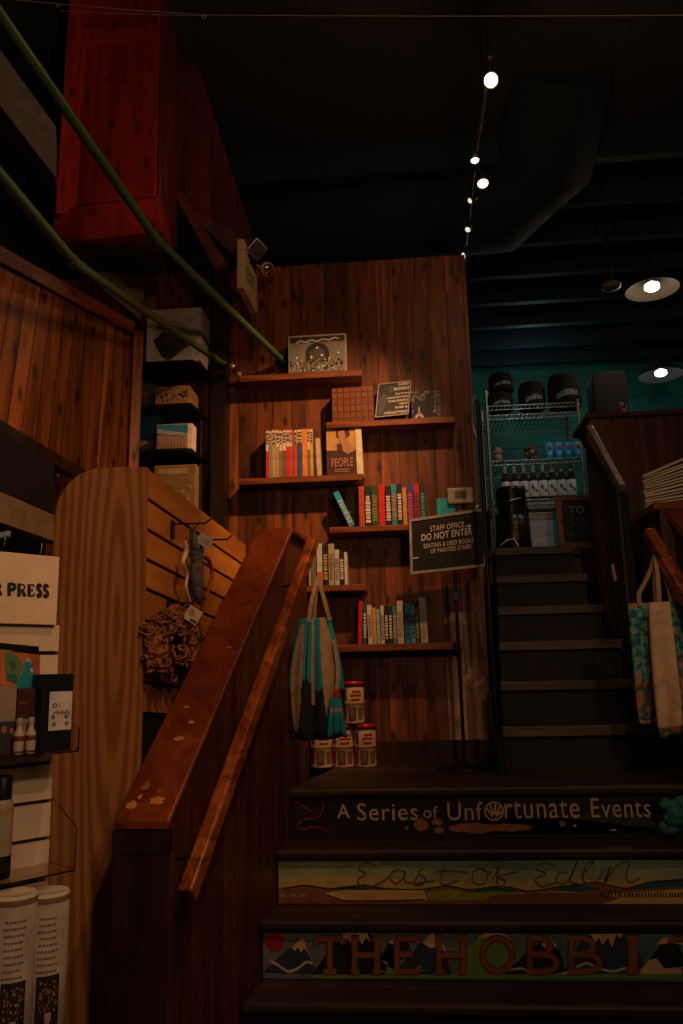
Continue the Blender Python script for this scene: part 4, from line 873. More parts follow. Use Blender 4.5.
# ------------------------------------------------------------------ left plank balustrade and beams
TL = P(-30, 243, 2.15); TR = P(133, 332, 3.15); BL = P(-62, 395, 2.15); BR = P(126, 503, 3.15)
bp_ = empty('plank_balustrade', ((BL+BR)/2)[:], 'large orange-brown plank balustrade on the upper left with a trim along its top', 'balustrade')
b = MB(); n = 14; nb = Vector((-.55, .8, 0)).normalized()*.025
for k in range(n):
    t0 = (k/n)**1.0+.0015; t1 = ((k+1)/n)-.0015
    # even boards in space
    a0, a1, b0, b1 = TL.lerp(TR, t0), TL.lerp(TR, t1), BL.lerp(BR, t0), BL.lerp(BR, t1)
    b.hexa([b0, b1, b1+nb, b0+nb, a0, a1, a1+nb, a0+nb], 0)
b.build('planks', M_side, bp_)
b = MB().hexa([BL+nb, BR+nb, BR+nb*1.4, BL+nb*1.4, TL+nb, TR+nb, TR+nb*1.4, TL+nb*1.4], 0); b.build('backing', M_dark, bp_)
nf = -nb.normalized()*.02
MB().hexa([TL+nf-Vector((0, 0, .02)), TR+nf-Vector((0, 0, .02)), TR+nb, TL+nb, TL+nf*1.6+Vector((0, 0, .032)), TR+nf*1.6+Vector((0, 0, .032)), TR+nb+Vector((0, 0, .032)), TL+nb+Vector((0, 0, .032))]).build('top_trim', wood('trim board', (.10, .022, .007), (.24, .06, .015), 'Y', .4), bp_, bevel=.003)
MB().hexa([BL+nf-Vector((0, 0, .015)), BR+nf-Vector((0, 0, .015)), BR+nb-Vector((0, 0, .015)), BL+nb-Vector((0, 0, .015)), BL+nf+Vector((0, 0, .03)), BR+nf+Vector((0, 0, .03)), BR+nb+Vector((0, 0, .03)), BL+nb+Vector((0, 0, .03))]).build('bottom_trim', M_dwood, bp_)
vv = (TR-BR); MB().hexa([BR+nf, BR+Vector((.035, .02, 0))+nf, BR+Vector((.035, .02, 0))+nb, BR+nb, TR+nf, TR+Vector((.035, .02, 0))+nf, TR+Vector((.035, .02, 0))+nb, TR+nb]).build('end_trim', M_side, bp_)
MB().lathe(P(57.5, 476, 2.5), [(0, 0), (.007, 0), (.006, .003), (0, .004)], axis=(.3, -.9, 0), n=12).build('bolt', C('dull bolt', (.12, .07, .04), metal=.6), bp_)
# black beam and pale beam below it
def slab(name, pts, ext, mat, label, cat):
    o = MB().prism([P(*q) for q in pts], ext, 0, .5).build(name, mat); return tag(o, label, cat)
slab('support_beam', [(-40, 404, 2.0), (54.5, 463, 2.42), (54.5, 514, 2.42), (-40, 473, 2.0)], (-.04, .06, 0), M_blkw, 'black beam running under the plank balustrade on the left', 'beam')
slab('support_beam', [(-40, 474, 1.98), (54, 515, 2.40), (54, 541, 2.40), (-40, 508, 1.98)], (-.04, .08, 0), C('dull beige paint', (.20, .13, .08)), 'dull beige beam just above the cream header card', 'beam')
slab('ceiling_beam', [(-30, 8, 2.3), (56, 127, 2.6), (56, 178, 2.6), (-30, 66, 2.3)], (-.05, .12, 0), C('grey beam paint', (.16, .13, .11)), 'pale grey sloping beam at the upper left corner', 'beam')
# boxed timber column, red light put into its wood colour
rb = empty('timber_bulkhead', P(110, 235, 3.1)[:], 'red-lit boxed timber bulkhead with a sunken panel near the upper left', 'bulkhead')
def slab2(name, pts, ext, mat, par): return MB().prism([P(*q) for q in pts], ext, 0, random.random()).build(name, mat, par, bevel=.004)
slab2('panel', [(78, -90, 3.1), (162, -90, 3.1), (156, 196, 3.1), (68, 206, 3.1)], (0, .06, 0), M_red, rb)
slab2('side_stile', [(75, -90, 2.98), (86, -90, 3.0), (66, 212, 3.0), (55, 213, 2.98)], (0, .1, 0), M_red, rb)
slab2('top_rail', [(84, 28, 3.06), (150, 25, 3.06), (150, 38, 3.06), (84, 43, 3.06)], (0, .05, 0), M_red, rb)
slab2('bottom_rail', [(55, 209, 3.02), (157, 197, 3.02), (162, 231, 3.02), (52, 244, 3.02)], (0, .16, 0), M_red, rb)
slab2('side_face', [(162, -90, 3.1), (181, -90, 3.4), (174, 250, 3.4), (157, 232, 3.1)], (.012, .012, 0), wood('shaded red board', (.06, .008, .004), (.11, .016, .006), 'Z'), rb)  # darker copy of the red wood, side face's shade in the colour
slab2('under_gap', [(70, 246, 3.1), (150, 236, 3.1), (154, 252, 3.1), (78, 262, 3.1)], (0, .2, 0), M_blkw, rb)  # black slab put where there is only a dark gap
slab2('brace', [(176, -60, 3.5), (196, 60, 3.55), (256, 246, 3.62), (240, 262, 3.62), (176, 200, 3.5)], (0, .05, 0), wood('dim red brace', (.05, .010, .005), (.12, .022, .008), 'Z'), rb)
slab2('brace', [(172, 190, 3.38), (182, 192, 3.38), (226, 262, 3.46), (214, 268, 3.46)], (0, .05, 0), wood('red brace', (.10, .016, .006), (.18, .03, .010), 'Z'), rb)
slab2('soffit_board', [(82, 262, 3.2), (128, 256, 3.2), (142, 290, 3.35), (138, 318, 3.4), (92, 280, 3.2)], (0, .04, 0), C('dull olive board', (.11, .085, .055)), rb)
tag(MB().box(P(211, 420, 3.92).x, P(225, 420, 3.92).x, 3.92, YW-.004, 0, P(220, 250, 3.92).z).build('corner_post', wood('near black post', (.010, .004, .002), (.024, .008, .004), 'Z')), 'near-black vertical post where the plank wall begins on the left', 'post')
tag(MB().box(P(199.8, 480, 4.01).x, P(201.3, 480, 4.01).x, 4.01, YW-.001, 0, P(200, 418, 4.01).z).build('cover_strip', C('pale strip', (.45, .28, .16))), 'thin pale vertical strip right of the black corner shelves', 'strip')

# green pipes
def pipe(pts, r_, label):
    q3 = [P(*p) for p in pts]; e = empty('pipe', q3[-1][:], label, 'pipe', 'green pipes crossing the upper left')
    MB().tube(q3, r_, n=14).build('tube', M_green, e)
    MB().tube([q3[1]+(q3[0]-q3[1]).normalized()*.04, q3[1], q3[1]+(q3[2]-q3[1]).normalized()*.04], r_*1.18, n=14).build('joint', M_green, e)
    MB().lathe(q3[-1]+Vector((0, .0, 0)), [(0, .0), (r_*1.9, .0), (r_*1.9, .01), (0, .012)], axis=(0, -1, 0)).build('flange', M_blk, e)
    return e
pipe([(-14, -6, 1.75), (155, 238, 2.85), (284, 362, 4.01)], .0175, 'green metal pipe, higher of the two, ending above the top wall shelf')
pipe([(-14, 158, 1.75), (76, 264, 2.35), (222, 363, 3.912)], .0165, 'green metal pipe, lower of the two, passing in front of the white box')
e = empty('wall_bolt', P(232, 367, 3.90)[:], 'round brass bolt head at the end of the lower green pipe', 'bolt')
b = P(232, 367, 3.915)
MB().lathe(b, [(0, 0), (.018, 0), (.018, .008), (.012, .014), (0, .015)], axis=(.1, -1, -.1), n=16).build('head', C('brass', (.55, .38, .18), rough=.35, metal=.7), e)
MB().box(b.x-.01, b.x+.01, b.y-.0165, b.y-.014, b.z-.001, b.z+.001).build('slot', M_blk, e)
b = P(238.5, 375, 3.87)
tag(MB().lathe(b, [(0, 0), (.006, 0), (.013, .006), (.013, .016), (0, .02)], axis=(.5, -1, 0), n=16).build('wall_bolt', C('brass', (.55, .38, .18))), 'small pale bolt head at the left end of the top wall shelf', 'bolt')

# ------------------------------------------------------------------ black corner shelves with boxes
def cshelf(x0, xc, x1, yf, yc, label, Yf=3.76):
    z = P((x0+xc)/2, yf, Yf).z; a = P(x0, yf, Yf).x; c = P(xc, yf, Yf).x; d = P(x1, yc, 3.90).x
    o = MB().prism([(a, Yf, z-.014), (c, Yf, z-.014), (d, 3.89, z-.014), (d, YW-.002, z-.014), (a, YW-.002, z-.014)], (0, 0, .014)).build('corner_shelf', M_blk)
    tag(o, label, 'shelf', 'black shelves in the left corner'); return z, a, d
z1, xa_, xd_ = cshelf(132, 193, 206, 361, 374, 'black metal shelf holding the white picture box in the left corner')
z2, _, _ = cshelf(130, 191, 201, 404, 416, 'black metal shelf holding the brown patterned box in the left corner')
z3, _, _ = cshelf(128, 187, 199, 449, 462, 'black metal shelf holding the blue boxes in the left corner')
z4, _, _ = cshelf(126, 187, 199, 512, 520, 'black metal shelf holding the gold box, mostly behind the slatwall')
def cbox(x0, x1, yt, z0, Y0, Y1, mat, label, pic=None, pm=None, name='box'):
    a = P(x0, yt+20, Y0).x; c = P(x1, yt+20, Y0).x; zt = P((x0+x1)/2, yt, Y0).z
    e = empty(name, ((a+c)/2, (Y0+Y1)/2, z0), label, 'box')
    MB().box(a, c, Y0, Y1, z0, zt).build('carton', mat, e, bevel=.0015)
    q = Quad((a, Y0, zt), (c, Y0, zt), (c, Y0, z0), (a, Y0, z0))
    if pic: b = MB(); pic(q, b); b.build('printed_picture', pm, e)
    return e
def pic1(q, b):
    q.rect(b, 0, 0, .84, .98, 0, 1); q.poly(b, [(.12, .58), (.3, .42), (.62, .5), (.8, .62), (.42, .9), (.28, .88)], 1, 2); q.poly(b, [(.3, .52), (.45, .48), (.56, .56), (.4, .64)], 2, 3); q.poly(b, [(.28, .88), (.42, .9), (.8, .62), (.82, .68), (.42, .97)], 3, 3)
    q.stroke(b, smooth_path([(.14, .52), (.3, .3), (.5, .24), (.7, .36)]), .012, 3, 2, 1.3)
cbox(147, 201, 309, z1+.001, 3.79, 3.99, C('white carton', (.55, .48, .42)), 'white carton with a picture of a black device on the top corner shelf', pic1, [C('carton pale print', (.48, .42, .37)), C('device black', (.03, .025, .022)), C('device grey', (.08, .065, .06)), C('device edge', (.05, .04, .035))])
def pic2(q, b):
    q.rect(b, .04, .1, .96, .95, 0, 1); random.seed(31)
    for k in range(40): q.rect(b, *(lambda u, v: (u, v, u+random.uniform(.02, .08), v+random.uniform(.05, .2)))(random.uniform(.05, .9), random.uniform(.2, .7)), random.choice([1, 2]), 2)
cbox(155, 189, 386, z2+.001, 3.79, 3.97, C('kraft carton', (.30, .15, .06)), 'brown patterned carton on the second corner shelf', pic2, [C('pattern tan', (.26, .14, .06)), C('pattern dark', (.06, .03, .015)), C('pattern cream', (.40, .27, .14))])
cbox(132, 153, 384, z2+.001, 3.84, 3.97, C('dark green carton', (.05, .05, .03)), 'dark patterned carton at the left end of the second corner shelf', lambda q, b: [q.rect(b, .2+.1*k, .3, .25+.1*k, .9, 0, 1) for k in range(6)], [C('dim print', (.14, .10, .06))])
def pic3(q, b):
    q.rect(b, .02, .02, .88, .98, 0, 1); q.poly(b, [(.02, .45), (.2, .4), (.5, .5), (.88, .48), (.88, .98), (.02, .98)], 1, 2); q.poly(b, [(.02, .18), (.4, .28), (.88, .4), (.88, .5), (.5, .46), (.02, .36)], 2, 3)
    for k in range(9): q.poly(b, [(.06+.09*k, .98), (.08+.09*k, .55+.05*(k % 3)), (.11+.09*k, .98)], 3, 4)
cbox(156.5, 192, 424, z3+.001, 3.78, 3.86, C('cream box', (.68, .55, .42)), 'cream box with a blue-sky landscape picture on the third corner shelf', pic3, [C('sky blue print', (.03, .20, .32)), C('town tan print', (.32, .20, .13)), C('cloud print', (.30, .33, .34)), C('tower print', (.24, .14, .09))])
def pic4(q, b):
    q.rect(b, 0, .55, 1, 1, 0, 1); q.poly(b, [(0, .6), (.3, .5), (.6, .66), (1, .55), (1, .8), (0, .85)], 1, 2); q.rect(b, 0, .9, 1, 1, 2, 3)
cbox(131, 160, 414, z3+.001, 3.90, 4.01, C('deep blue box', (.012, .09, .16)), 'deep blue box with a yellow foot behind the landscape box', pic4, [C('night print', (.03, .03, .05)), C('grey swirl', (.13, .12, .11)), C('yellow foot', (.45, .25, .04))])
def pic5(q, b):
    random.seed(41); q.rect(b, .03, .03, .97, .97, 0, 1)
    for k in range(50): u, v = random.uniform(.05, .85), random.uniform(.3, .9); q.rect(b, u, v, u+random.uniform(.03, .1), v+random.uniform(.02, .08), random.choice([1, 2]), 2)
    q.rect(b, .1, .08, .8, .2, 2, 2)
cbox(154, 196, 465, z4+.001, 3.77, 3.83, plain('gold wrap', (.50, .30, .10), .25, .5), 'shiny gold cellophane-wrapped box above the slatwall', pic5, [plain('gold foil', (.48, .30, .12), .2, .6), C('gold dim', (.25, .14, .05)), plain('gold bright', (.62, .45, .22), .2, .5)])

# ------------------------------------------------------------------ exit sign with twin lamps
Y0 = 3.50; Y1_ = 3.78
tl, bl_, tr_, br_ = P(244, 247, Y0), P(243.5, 287, Y0), P(257, 268, Y1_), P(256, 311, Y1_)
tl, bl_ = P(244, 249, Y0), P(243.5, 288, Y0)
xx0 = tl.x; d_ = Vector((tr_.x-tl.x, Y1_-Y0, 0)); zt = tl.z; zb_ = bl_.z
d_ = Vector((P(257, 290, Y1_).x-xx0, Y1_-Y0, 0)); dn = d_.normalized(); sd = Vector((dn.y, -dn.x, 0))*-.035
e = empty('exit_sign', (xx0, Y0, zb_), 'beige exit sign with green letters and twin emergency lamps near the plank wall top', 'sign')
A_ = Vector((xx0, Y0, 0)); 
def zv(v, z): return Vector((v.x, v.y, z))
MB().hexa([zv(A_+sd, zb_), zv(A_, zb_), zv(A_+d_, zb_), zv(A_+d_+sd, zb_), zv(A_+sd, zt), zv(A_, zt), zv(A_+d_, zt), zv(A_+d_+sd, zt)]).build('housing', M_beige, e, bevel=.003)
MB().hexa([zv(A_+sd, zt), zv(A_+d_*.0, zt), zv(A_+d_*.45, zt), zv(A_+d_*.45+sd, zt), zv(A_+sd, zt+.055), zv(A_, zt+.055), zv(A_+d_*.45, zt+.055), zv(A_+d_*.45+sd, zt+.055)]).build('battery_box', M_beige, e, bevel=.003)
q = Quad(zv(A_, zt), zv(A_+d_, zt), zv(A_+d_, zb_), zv(A_, zb_)); b = MB(); q.text(b, 'EXIT', .2, .26, .8, .62, 0, 2, .0)
b.build('exit_lettering', C('exit green', (.05, .30, .06)), e)
for (px, py, Yl, ax, rr, nm) in ((256, 249, 3.58, (.45, -.75, -.55), .040, 'a'), (266, 269, 3.80, (.6, -.6, -.5), .036, 'b')):
    c = P(px, py, Yl); ax = Vector(ax).normalized(); s1_ = ax.orthogonal().normalized(); s2_ = ax.cross(s1_)
    if nm == 'a':
        h = MB().obox(c, s1_*rr, s2_*rr, ax*.022).build('lamp_head', C('lamp silver', (.35, .33, .30), rough=.35, metal=.8), e, bevel=.004)
        MB().obox(c+ax*.0225, s1_*rr*.85, s2_*rr*.85, ax*.0012).build('lens', plain('clear reflector', (.45, .44, .42), .15, .9), h)
    else:
        h = MB().lathe(c, [(0, -.03), (rr*.7, -.028), (rr, 0), (rr, .02), (0, .02)], axis=ax).build('lamp_head', M_beige, e)
        MB().lathe(c+ax*.021, [(0, 0), (rr*.85, 0), (rr*.85, .002), (0, .003)], axis=ax).build('lens', plain('clear reflector', (.45, .44, .42), .15, .9), h)
    MB().tube([c-ax*.02, (zv(A_+d_*(.2 if nm == 'a' else .9), zt+.01 if nm == 'a' else c.z))], .006).build('lamp_arm', M_beige, e)

# ------------------------------------------------------------------ track lamps, bulb, cable
YL = 2.84; lb = P(491, 80, YL)
trk = empty('track_light', (lb.x, lb.y, lb.z+.12), 'suspended track of small ceiling spotlights leading away from the brightest bulb', 'light')
tz = lb.z+.10; far = P(466, 262, 4.15)
heads = [(475, 161, 'd', 6), (483, 184, 's', 8), (469.5, 201, 'x', 4), (467.5, 230, 'x', 5), (463.5, 257, 'x', 6)]
ys = [3.3, 3.5, 3.7, 4.1, 4.5]
pts = [Vector((lb.x, YL-.3, tz))]; pts += [P(px, py-12, y_) for (px, py, _, _), y_ in zip(heads, ys)]
MB().tube([Vector((lb.x, YL-.02, tz)), Vector((lb.x, 3.1, tz))]+[P(476, 150, 3.3), P(472, 188, 3.66), P(466, 245, 4.5)], .009, n=8).build('track_bar', M_blk, trk)
def head(c, ax, r_, mat, L_=.07):
    ax = Vector(ax).normalized()
    h = MB().lathe(c, [(r_*.3, -L_), (r_*.75, -L_*.9), (r_*1.05, 0), (r_*.9, .0), (r_*.85, -.01)], axis=ax, n=20).build('lamp_head', M_blk, trk)
    MB().lathe(c-ax*.008, [(0, 0), (r_*.86, 0), (r_*.86, .003), (0, .0035)], axis=ax, n=20).build('lens', mat, h)
    return h
head(lb, (-.1, -.85, -.55), .030, M_lampw)
head(P(475, 161, 3.3), (0, -.25, -1), .022, M_lamps)
head(P(483, 184, 3.5), (0, -.45, -1), .030, M_lamps)
head(P(469.5, 201, 3.7), (-.6, -.4, -.6), .016, M_lampd)
head(P(467.5, 230, 4.1), (-.4, -.5, -.8), .018, M_lampd)
head(P(463.5, 257, 4.5), (.75, -.5, -.3), .030, M_lampd)
MB().tube([P(483, 184, 3.5)+Vector((0, 0, .06)), P(477, 168, 3.5)], .004, n=6).build('lamp_stem', M_blk, trk)
for y_ in (2.86, 3.08):
    MB().tube([Vector((lb.x, y_, tz)), Vector((lb.x, y_, ZC))], .003, n=6).build('hanger', M_blk, trk)
e = empty('overhead_cable', P(205, 16, 2.0)[:], 'thin pale cable strung across the top of the room', 'cable')
MB().tube([P(-5, -2, 2.0), P(60, 4, 2.0), P(130, 10, 2.0), P(205, 15, 2.0)]+[P(205+k*50, 15+1.2*math.sin(k/10*3.1), 2.0) for k in range(1, 11)], .0014, n=6).build('wire', C('dull cable', (.22, .20, .18)), e)
MB().tube([P(60, 11, 2.0), P(130, 14, 2.0), P(205, 16, 2.0)], .001, n=6).build('branch_wire', C('dull cable', (.22, .20, .18)), e)
for px, py in ((58, 4), (204, 16)): c = P(px, py, 2.0); MB().tube([c+Vector((.006*math.cos(t), 0, .006*math.sin(t)-.004)) for t in [k*.7 for k in range(10)]], .0012, n=6).build('clip', C('dull clip', (.25, .23, .2)), e)

# duct
c = P(400, 205, 4.6)
b = MB(); b.tube([P(240, 225, 5.0), P(400, 214, 4.7), P(500, 205, 4.7), P(545, 160, 4.4), P(560, 60, 3.9)], [.30]*5, n=24)
tag(b.build('air_duct', plain('dark blue duct', (.006, .014, .018), .85)), 'large dark blue air duct curving below the ceiling', 'duct')
# joists
for k in range(8):
    y_ = 4.3+k*.46
    tag(MB().box(XE-.6 if k > 8 else -2.5, XR-.01, y_, y_+.06, ZC-.2, ZC-.002).build('ceiling_joist', M_teald), 'dark teal ceiling joist, %s counting from the plank wall' % ['first', 'second', 'third', 'fourth', 'fifth', 'sixth', 'seventh', 'eighth'][k], 'joist', 'joists under the ceiling')

# pendants
def pendant(px, py, Y, r_, label):
    c = P(px, py, Y); e = empty('pendant_lamp', c[:], label, 'lamp', 'dome pendants over the upper counter')
    MB().lathe(c, [(.03, .17), (.05, .15), (.06, .10), (r_*.5, .075), (r_*.9, .02), (r_, -.015), (r_*.985, -.015), (r_*.88, .015), (r_*.48, .065), (.05, .08)], n=40).build('shade', plain('black enamel shade', (.007, .005, .004), .95), e)
    MB().lathe(c+Vector((0, 0, -.005)), [(0, -.008), (.04, -.006), (.052, .004), (.05, .03), (0, .06)], n=20).build('bulb', emit('pendant bulb', (1.0, .86, .72), 2.4), e)
    MB().tube([c+Vector((0, 0, .17)), Vector((c.x, c.y, ZC))], .005, n=6).build('cord', M_blk, e)
    return c
pc1 = pendant(652, 288, 5.3, .18, 'black dome pendant lamp, nearer and higher of the two at upper right')
pc2 = pendant(661, 374, 6.8, .19, 'black dome pendant lamp, farther one in front of the teal wall')
c = PZ(611, 286, ZC-.21); 
e = empty('smoke_detector', (c.x, c.y, ZC-.235), 'round white smoke detector left of the nearer pendant lamp', 'smoke detector')
c = P(611, 286, 4.9+.0)
MB().lathe((c.x, c.y, c.z), [(0, -.022), (.035, -.022), (.06, -.012), (.062, .01), (0, .01)]).build('housing', C('detector plastic', (.16, .13, .10)), e)
MB().lathe((c.x, c.y, c.z-.024), [(0, -.003), (.025, -.003), (.028, .002), (0, .002)]).build('sensor', C('detector grille', (.07, .05, .04)), e)
MB().tube([(c.x, c.y, c.z+.01), (c.x, c.y, ZC-.002)], .012).build('mount', M_blk, e)

# ------------------------------------------------------------------ upper level: half wall, railing
hx = P(591, 450, 4.6).x; hz = P(640, 412, 4.6).z
hw_ = empty('counter_wall', (hx+.8, 4.65, UF), 'brown plank-faced upper counter wall to the right of the staircase', 'counter')
b = MB(); x = hx
while x < XR-.03:
    x2 = min(x+.14, XR-.02); b.box(x+.001, x2-.001, 4.60, 4.72, LZ+.2, hz-.03); x = x2
b.build('plank_front', M_brown, hw_)
MB().box(hx-.015, XR-.02, 4.57, 5.0, hz-.03, hz).build('counter_top', wood('counter top', (.05, .022, .010), (.12, .05, .02), 'X', .35), hw_, bevel=.004)
MB().box(P(581, 409, 4.9).x, hx+.35, 4.74, 4.98, hz+.001, hz+.02).build('raised_ledge', C('ledge tan', (.16, .10, .06)), hw_)
# railing
rl = empty('stair_railing', (1.1, 4.4, LZ+.4), 'dark slatted stair railing with a pale worn handrail beside the upper staircase', 'railing')
r1 = P(589, 428, 4.52); r2 = P(622, 488, 4.0)
MB().beam(r1, r2, .035, .04, 0, .5).build('handrail', wood('pale worn rail', (.20, .15, .13), (.34, .27, .24), 'Y', .3), rl, bevel=.004)
MB().beam(r1+Vector((-.06, 0, -.02)), r2+Vector((-.02, 0, -.05)), .02, .03).build('sub_rail', M_blkw, rl)
np_ = 9
for k in range(np_):
    t = (k+.5)/np_; p = r1.lerp(r2, t); zbot = LZ+.19*max(0, (p.y-UY)/UR)
    MB().box(p.x-.03, p.x-.012, p.y-.035, p.y+.035, min(zbot+.05, UF-.05), p.z-.03).build('slat', M_brown if k < 5 else M_dwood, rl)
MB().box(r2.x-.015, r2.x+.02, r2.y-.02, r2.y+.02, LZ+.19*2, r2.z-.02).build('newel', M_blkw, rl, bevel=.003)
a = P(616, 572, 4.0); 
tag(MB().prism([P(611, 565, 4.02), P(614, 563, 4.02), P(617, 580, 4.02), P(614, 581, 4.02)], (0, .01, 0)).build('paper_tag', C('paper tag tan', (.34, .22, .12))), 'small tan paper tag caught low on the dark stair railing', 'tag')
# wire rack
ky = 5.45; RKx0 = P(491, 480, ky).x; RKx1 = P(584, 480, ky).x
rk = empty('wire_rack', ((RKx0+RKx1)/2, ky+.2, UF), 'chrome wire shelving rack with drinks at the top of the stairs', 'rack')
rzs = []
for yy in (404, 413.5, 459.5, 499.5):
    z = P(540, yy, ky).z; rzs.append(z); b = MB()
    for dz_ in (0, -.03):
        b.tube([(RKx0, ky, z+dz_), (RKx1, ky, z+dz_)], .0035, n=6); b.tube([(RKx0, ky+.38, z+dz_), (RKx1, ky+.38, z+dz_)], .0035, n=6)
    nn = 22
    for k in range(nn):
        x_ = RKx0+(RKx1-RKx0)*(k+.5)/nn; b.tube([(x_, ky, z+.001), (x_, ky+.38, z+.001)], .0022, n=5)
        b.tube([(x_-.012, ky-.001, z-.03), (x_+.012, ky-.001, z)], .0022, n=5)
    b.build('wire_shelf', plain('dull chrome', (.34, .36, .35), .35, .8), rk)
for x_, y_ in ((RKx0, ky), (RKx1, ky), (RKx0, ky+.38), (RKx1, ky+.38)):
    MB().tube([(x_, y_, UF+.01), (x_, y_, rzs[0]+(.10 if x_ == RKx0 else .02))], .011, n=10).build('upright', plain('dull chrome', (.34, .36, .35), .35, .8), rk)
MB().lathe((RKx0, ky, rzs[0]+.10), [(.013, 0), (.013, .012), (.006, .02), (0, .02)], n=10).build('post_cap', C('brass', (.55, .38, .18)), rk)
# bottles
def bottle(x_, y_, z0):
    e = empty('bottle', (x_, y_, z0), 'x', 'bottle', 'bottles on the wire rack')
    MB().lathe((x_, y_, z0), [(0, 0), (.030, 0), (.031, .01), (.031, .155), (.024, .18), (.013, .205), (.012, .25), (.0, .25)], n=18).build('glass', plain('brown bottle glass', (.05, .03, .018), .12), e)
    MB().lathe((x_, y_, z0), [(.0315, .03), (.0318, .031), (.0318, .14), (.0315, .141)], n=18).build('label', C('bottle label white', (.70, .74, .68)), e)
    MB().lathe((x_, y_, z0+.205), [(.0135, 0), (.0132, .05), (.0125, .052), (0, .054)], n=14).build('foil_cap', C('foil pale', (.40, .36, .30), rough=.4), e)
    b = MB()
    for dx_, zz_, m_ in ((-.012, .10, 0), (.010, .07, 0), (-.004, .085, 1)): b.ball((x_+dx_, y_-.0305, z0+zz_), .009, .003, .013, m_, 8)
    b.build('label_print', [C('label print green', (.05, .09, .08)), C('label print grey', (.14, .15, .14))], e)
    return e
bz = rzs[3]+.005; x0_ = P(506, 490, ky+.08).x; x1_ = P(572, 490, ky+.08).x
proto = bottle(x0_, ky+.08, bz); proto['label'] = 'brown bottle with a white label, leftmost in the row on the wire rack'
for k in range(1, 8):
    c = copy_tree(proto); c.location = (x0_+(x1_-x0_)*k/7, ky+.08, bz)
    c['label'] = 'brown bottle with a white label, %s in the row on the wire rack' % (ORD[k] if k < 7 else 'rightmost')
# cans
bz = rzs[2]+.005
def can(x_, y_, z0):
    e = empty('drink_can', (x_, y_, z0), 'x', 'can', 'blue cans on the wire rack')
    MB().lathe((x_, y_, z0), [(0, 0), (.026, 0), (.031, .008), (.031, .112), (.026, .122), (0, .12)], n=20).build('can_body', C('can sky blue', (.03, .34, .60), rough=.35), e)
    MB().ball((x_, y_-.030, z0+.085), .017, .004, .017, 0, 12).build('round_logo', C('can logo red', (.42, .05, .10)), e)
    b = MB().box(x_-.014, x_+.014, y_-.032, y_-.0300, z0+.03, z0+.055); b.build('label_panel', C('can pale blue', (.2, .5, .62)), e)
    return e
cp = None
for k, px in enumerate((549, 558.5, 568, 577.5)):
    x_ = P(px, 450, ky+.05).x
    if cp is None: cp = can(x_, ky+.05, bz); c = cp
    else: c = copy_tree(cp); c.location = (x_, ky+.05, bz)
    c['label'] = 'sky blue drink can with a round red logo, %s on the wire rack' % ['leftmost', 'second from left', 'third from left', 'rightmost'][k]
# doll and brown figure
x_ = P(498, 452, ky+.06).x
e = empty('figurine', (x_, ky+.06, bz), 'small orange-haired figurine at the left end of the can shelf', 'figurine')
MB().lathe((x_, ky+.06, bz), [(0, 0), (.03, 0), (.026, .05), (.012, .062), (0, .062)], n=14).build('body', C('pale pink body', (.34, .22, .18)), e)
MB().ball((x_, ky+.06, bz+.078), .022, .022, .022, n=12).build('face', C('figurine face', (.42, .26, .18)), e)
MB().ball((x_, ky+.066, bz+.092), .028, .024, .022, n=12).ball((x_-.025, ky+.06, bz+.075), .012, n=8).ball((x_+.025, ky+.06, bz+.075), .012, n=8).build('hair', C('orange hair', (.40, .14, .03)), e)
x_ = P(531, 452, ky+.06).x
e = empty('figurine', (x_, ky+.06, bz), 'brown shaggy figurine beside the blue cans', 'figurine')
b = MB(); random.seed(17)
for k in range(26): b.ball((x_+random.uniform(-.035, .035), ky+.06+random.uniform(-.015, .015), bz+random.uniform(.02, .11)), .016, n=8)
b.build('fur', speck('brown fur', (.08, .03, .015), (.20, .09, .05), 60), e)
MB().ball((x_+.005, ky+.035, bz+.06), .017, .01, .02, n=10).build('face', C('tan face', (.30, .18, .12)), e)
# hats
def hat(px0, px1, yt, z0, Y, label, seed=0, th=None):
    a = P(px0, yt+12, Y).x; c = P(px1, yt+12, Y).x; r_ = (c-a)/2; cx_ = (a+c)/2; zt = P((px0+px1)/2, yt, Y).z; h_ = (th or (zt-z0))
    e = empty('knit_hat', (cx_, Y, z0), label, 'hat', 'black hats on top of the rack')
    MB().lathe((cx_, Y, z0), [(r_*.9, 0), (r_*1.0, h_*.08), (r_*1.02, h_*.35), (r_*1.0, h_*.37), (r_*1.0, h_*.7), (r_*.85, h_*.9), (r_*.5, h_*.98), (0, h_)], n=28).build('crown', plain('black knit', (.005, .0045, .0045), .95, scale=90, bump=.4), e)
    b = MB(); n = 8; pts = []
    for k in range(n+1):
        a_ = math.radians(-90-38+76*k/n)
        for q_, zz_ in enumerate((h_*.16+h_*.10*math.sin(k/n*2.0), h_*.30+h_*.12*math.sin(k/n*2.4))): pts.append(Vector((cx_+r_*1.03*math.cos(a_), Y+r_*1.03*math.sin(a_), z0+zz_)))
    b.add(pts, [(2*k, 2*k+2, 2*k+3, 2*k+1) for k in range(n)])
    b.build('script_patch', speck('pale stitched script', (.04, .05, .05), (.15, .19, .20), 55, .45), e)
    return z0+h_
hz0 = rzs[0]+.005
zt_ = hat(487, 513, 390, hz0, ky+.15, 'black hat with pale script, lower of the left stack on the rack', th=.14)
hat(488, 513, 366, zt_+.001, ky+.15, 'black hat with pale script, upper of the left stack on the rack', th=.15)
hat(518, 545, 382, hz0, ky+.15, 'black hat with pale script, second from left on the rack top')
hat(547, 580, 374, hz0, ky+.15, 'large black hat with pale script, rightmost on the rack top')
a = P(594, 402, 5.6).x; c = P(629, 402, 5.6).x
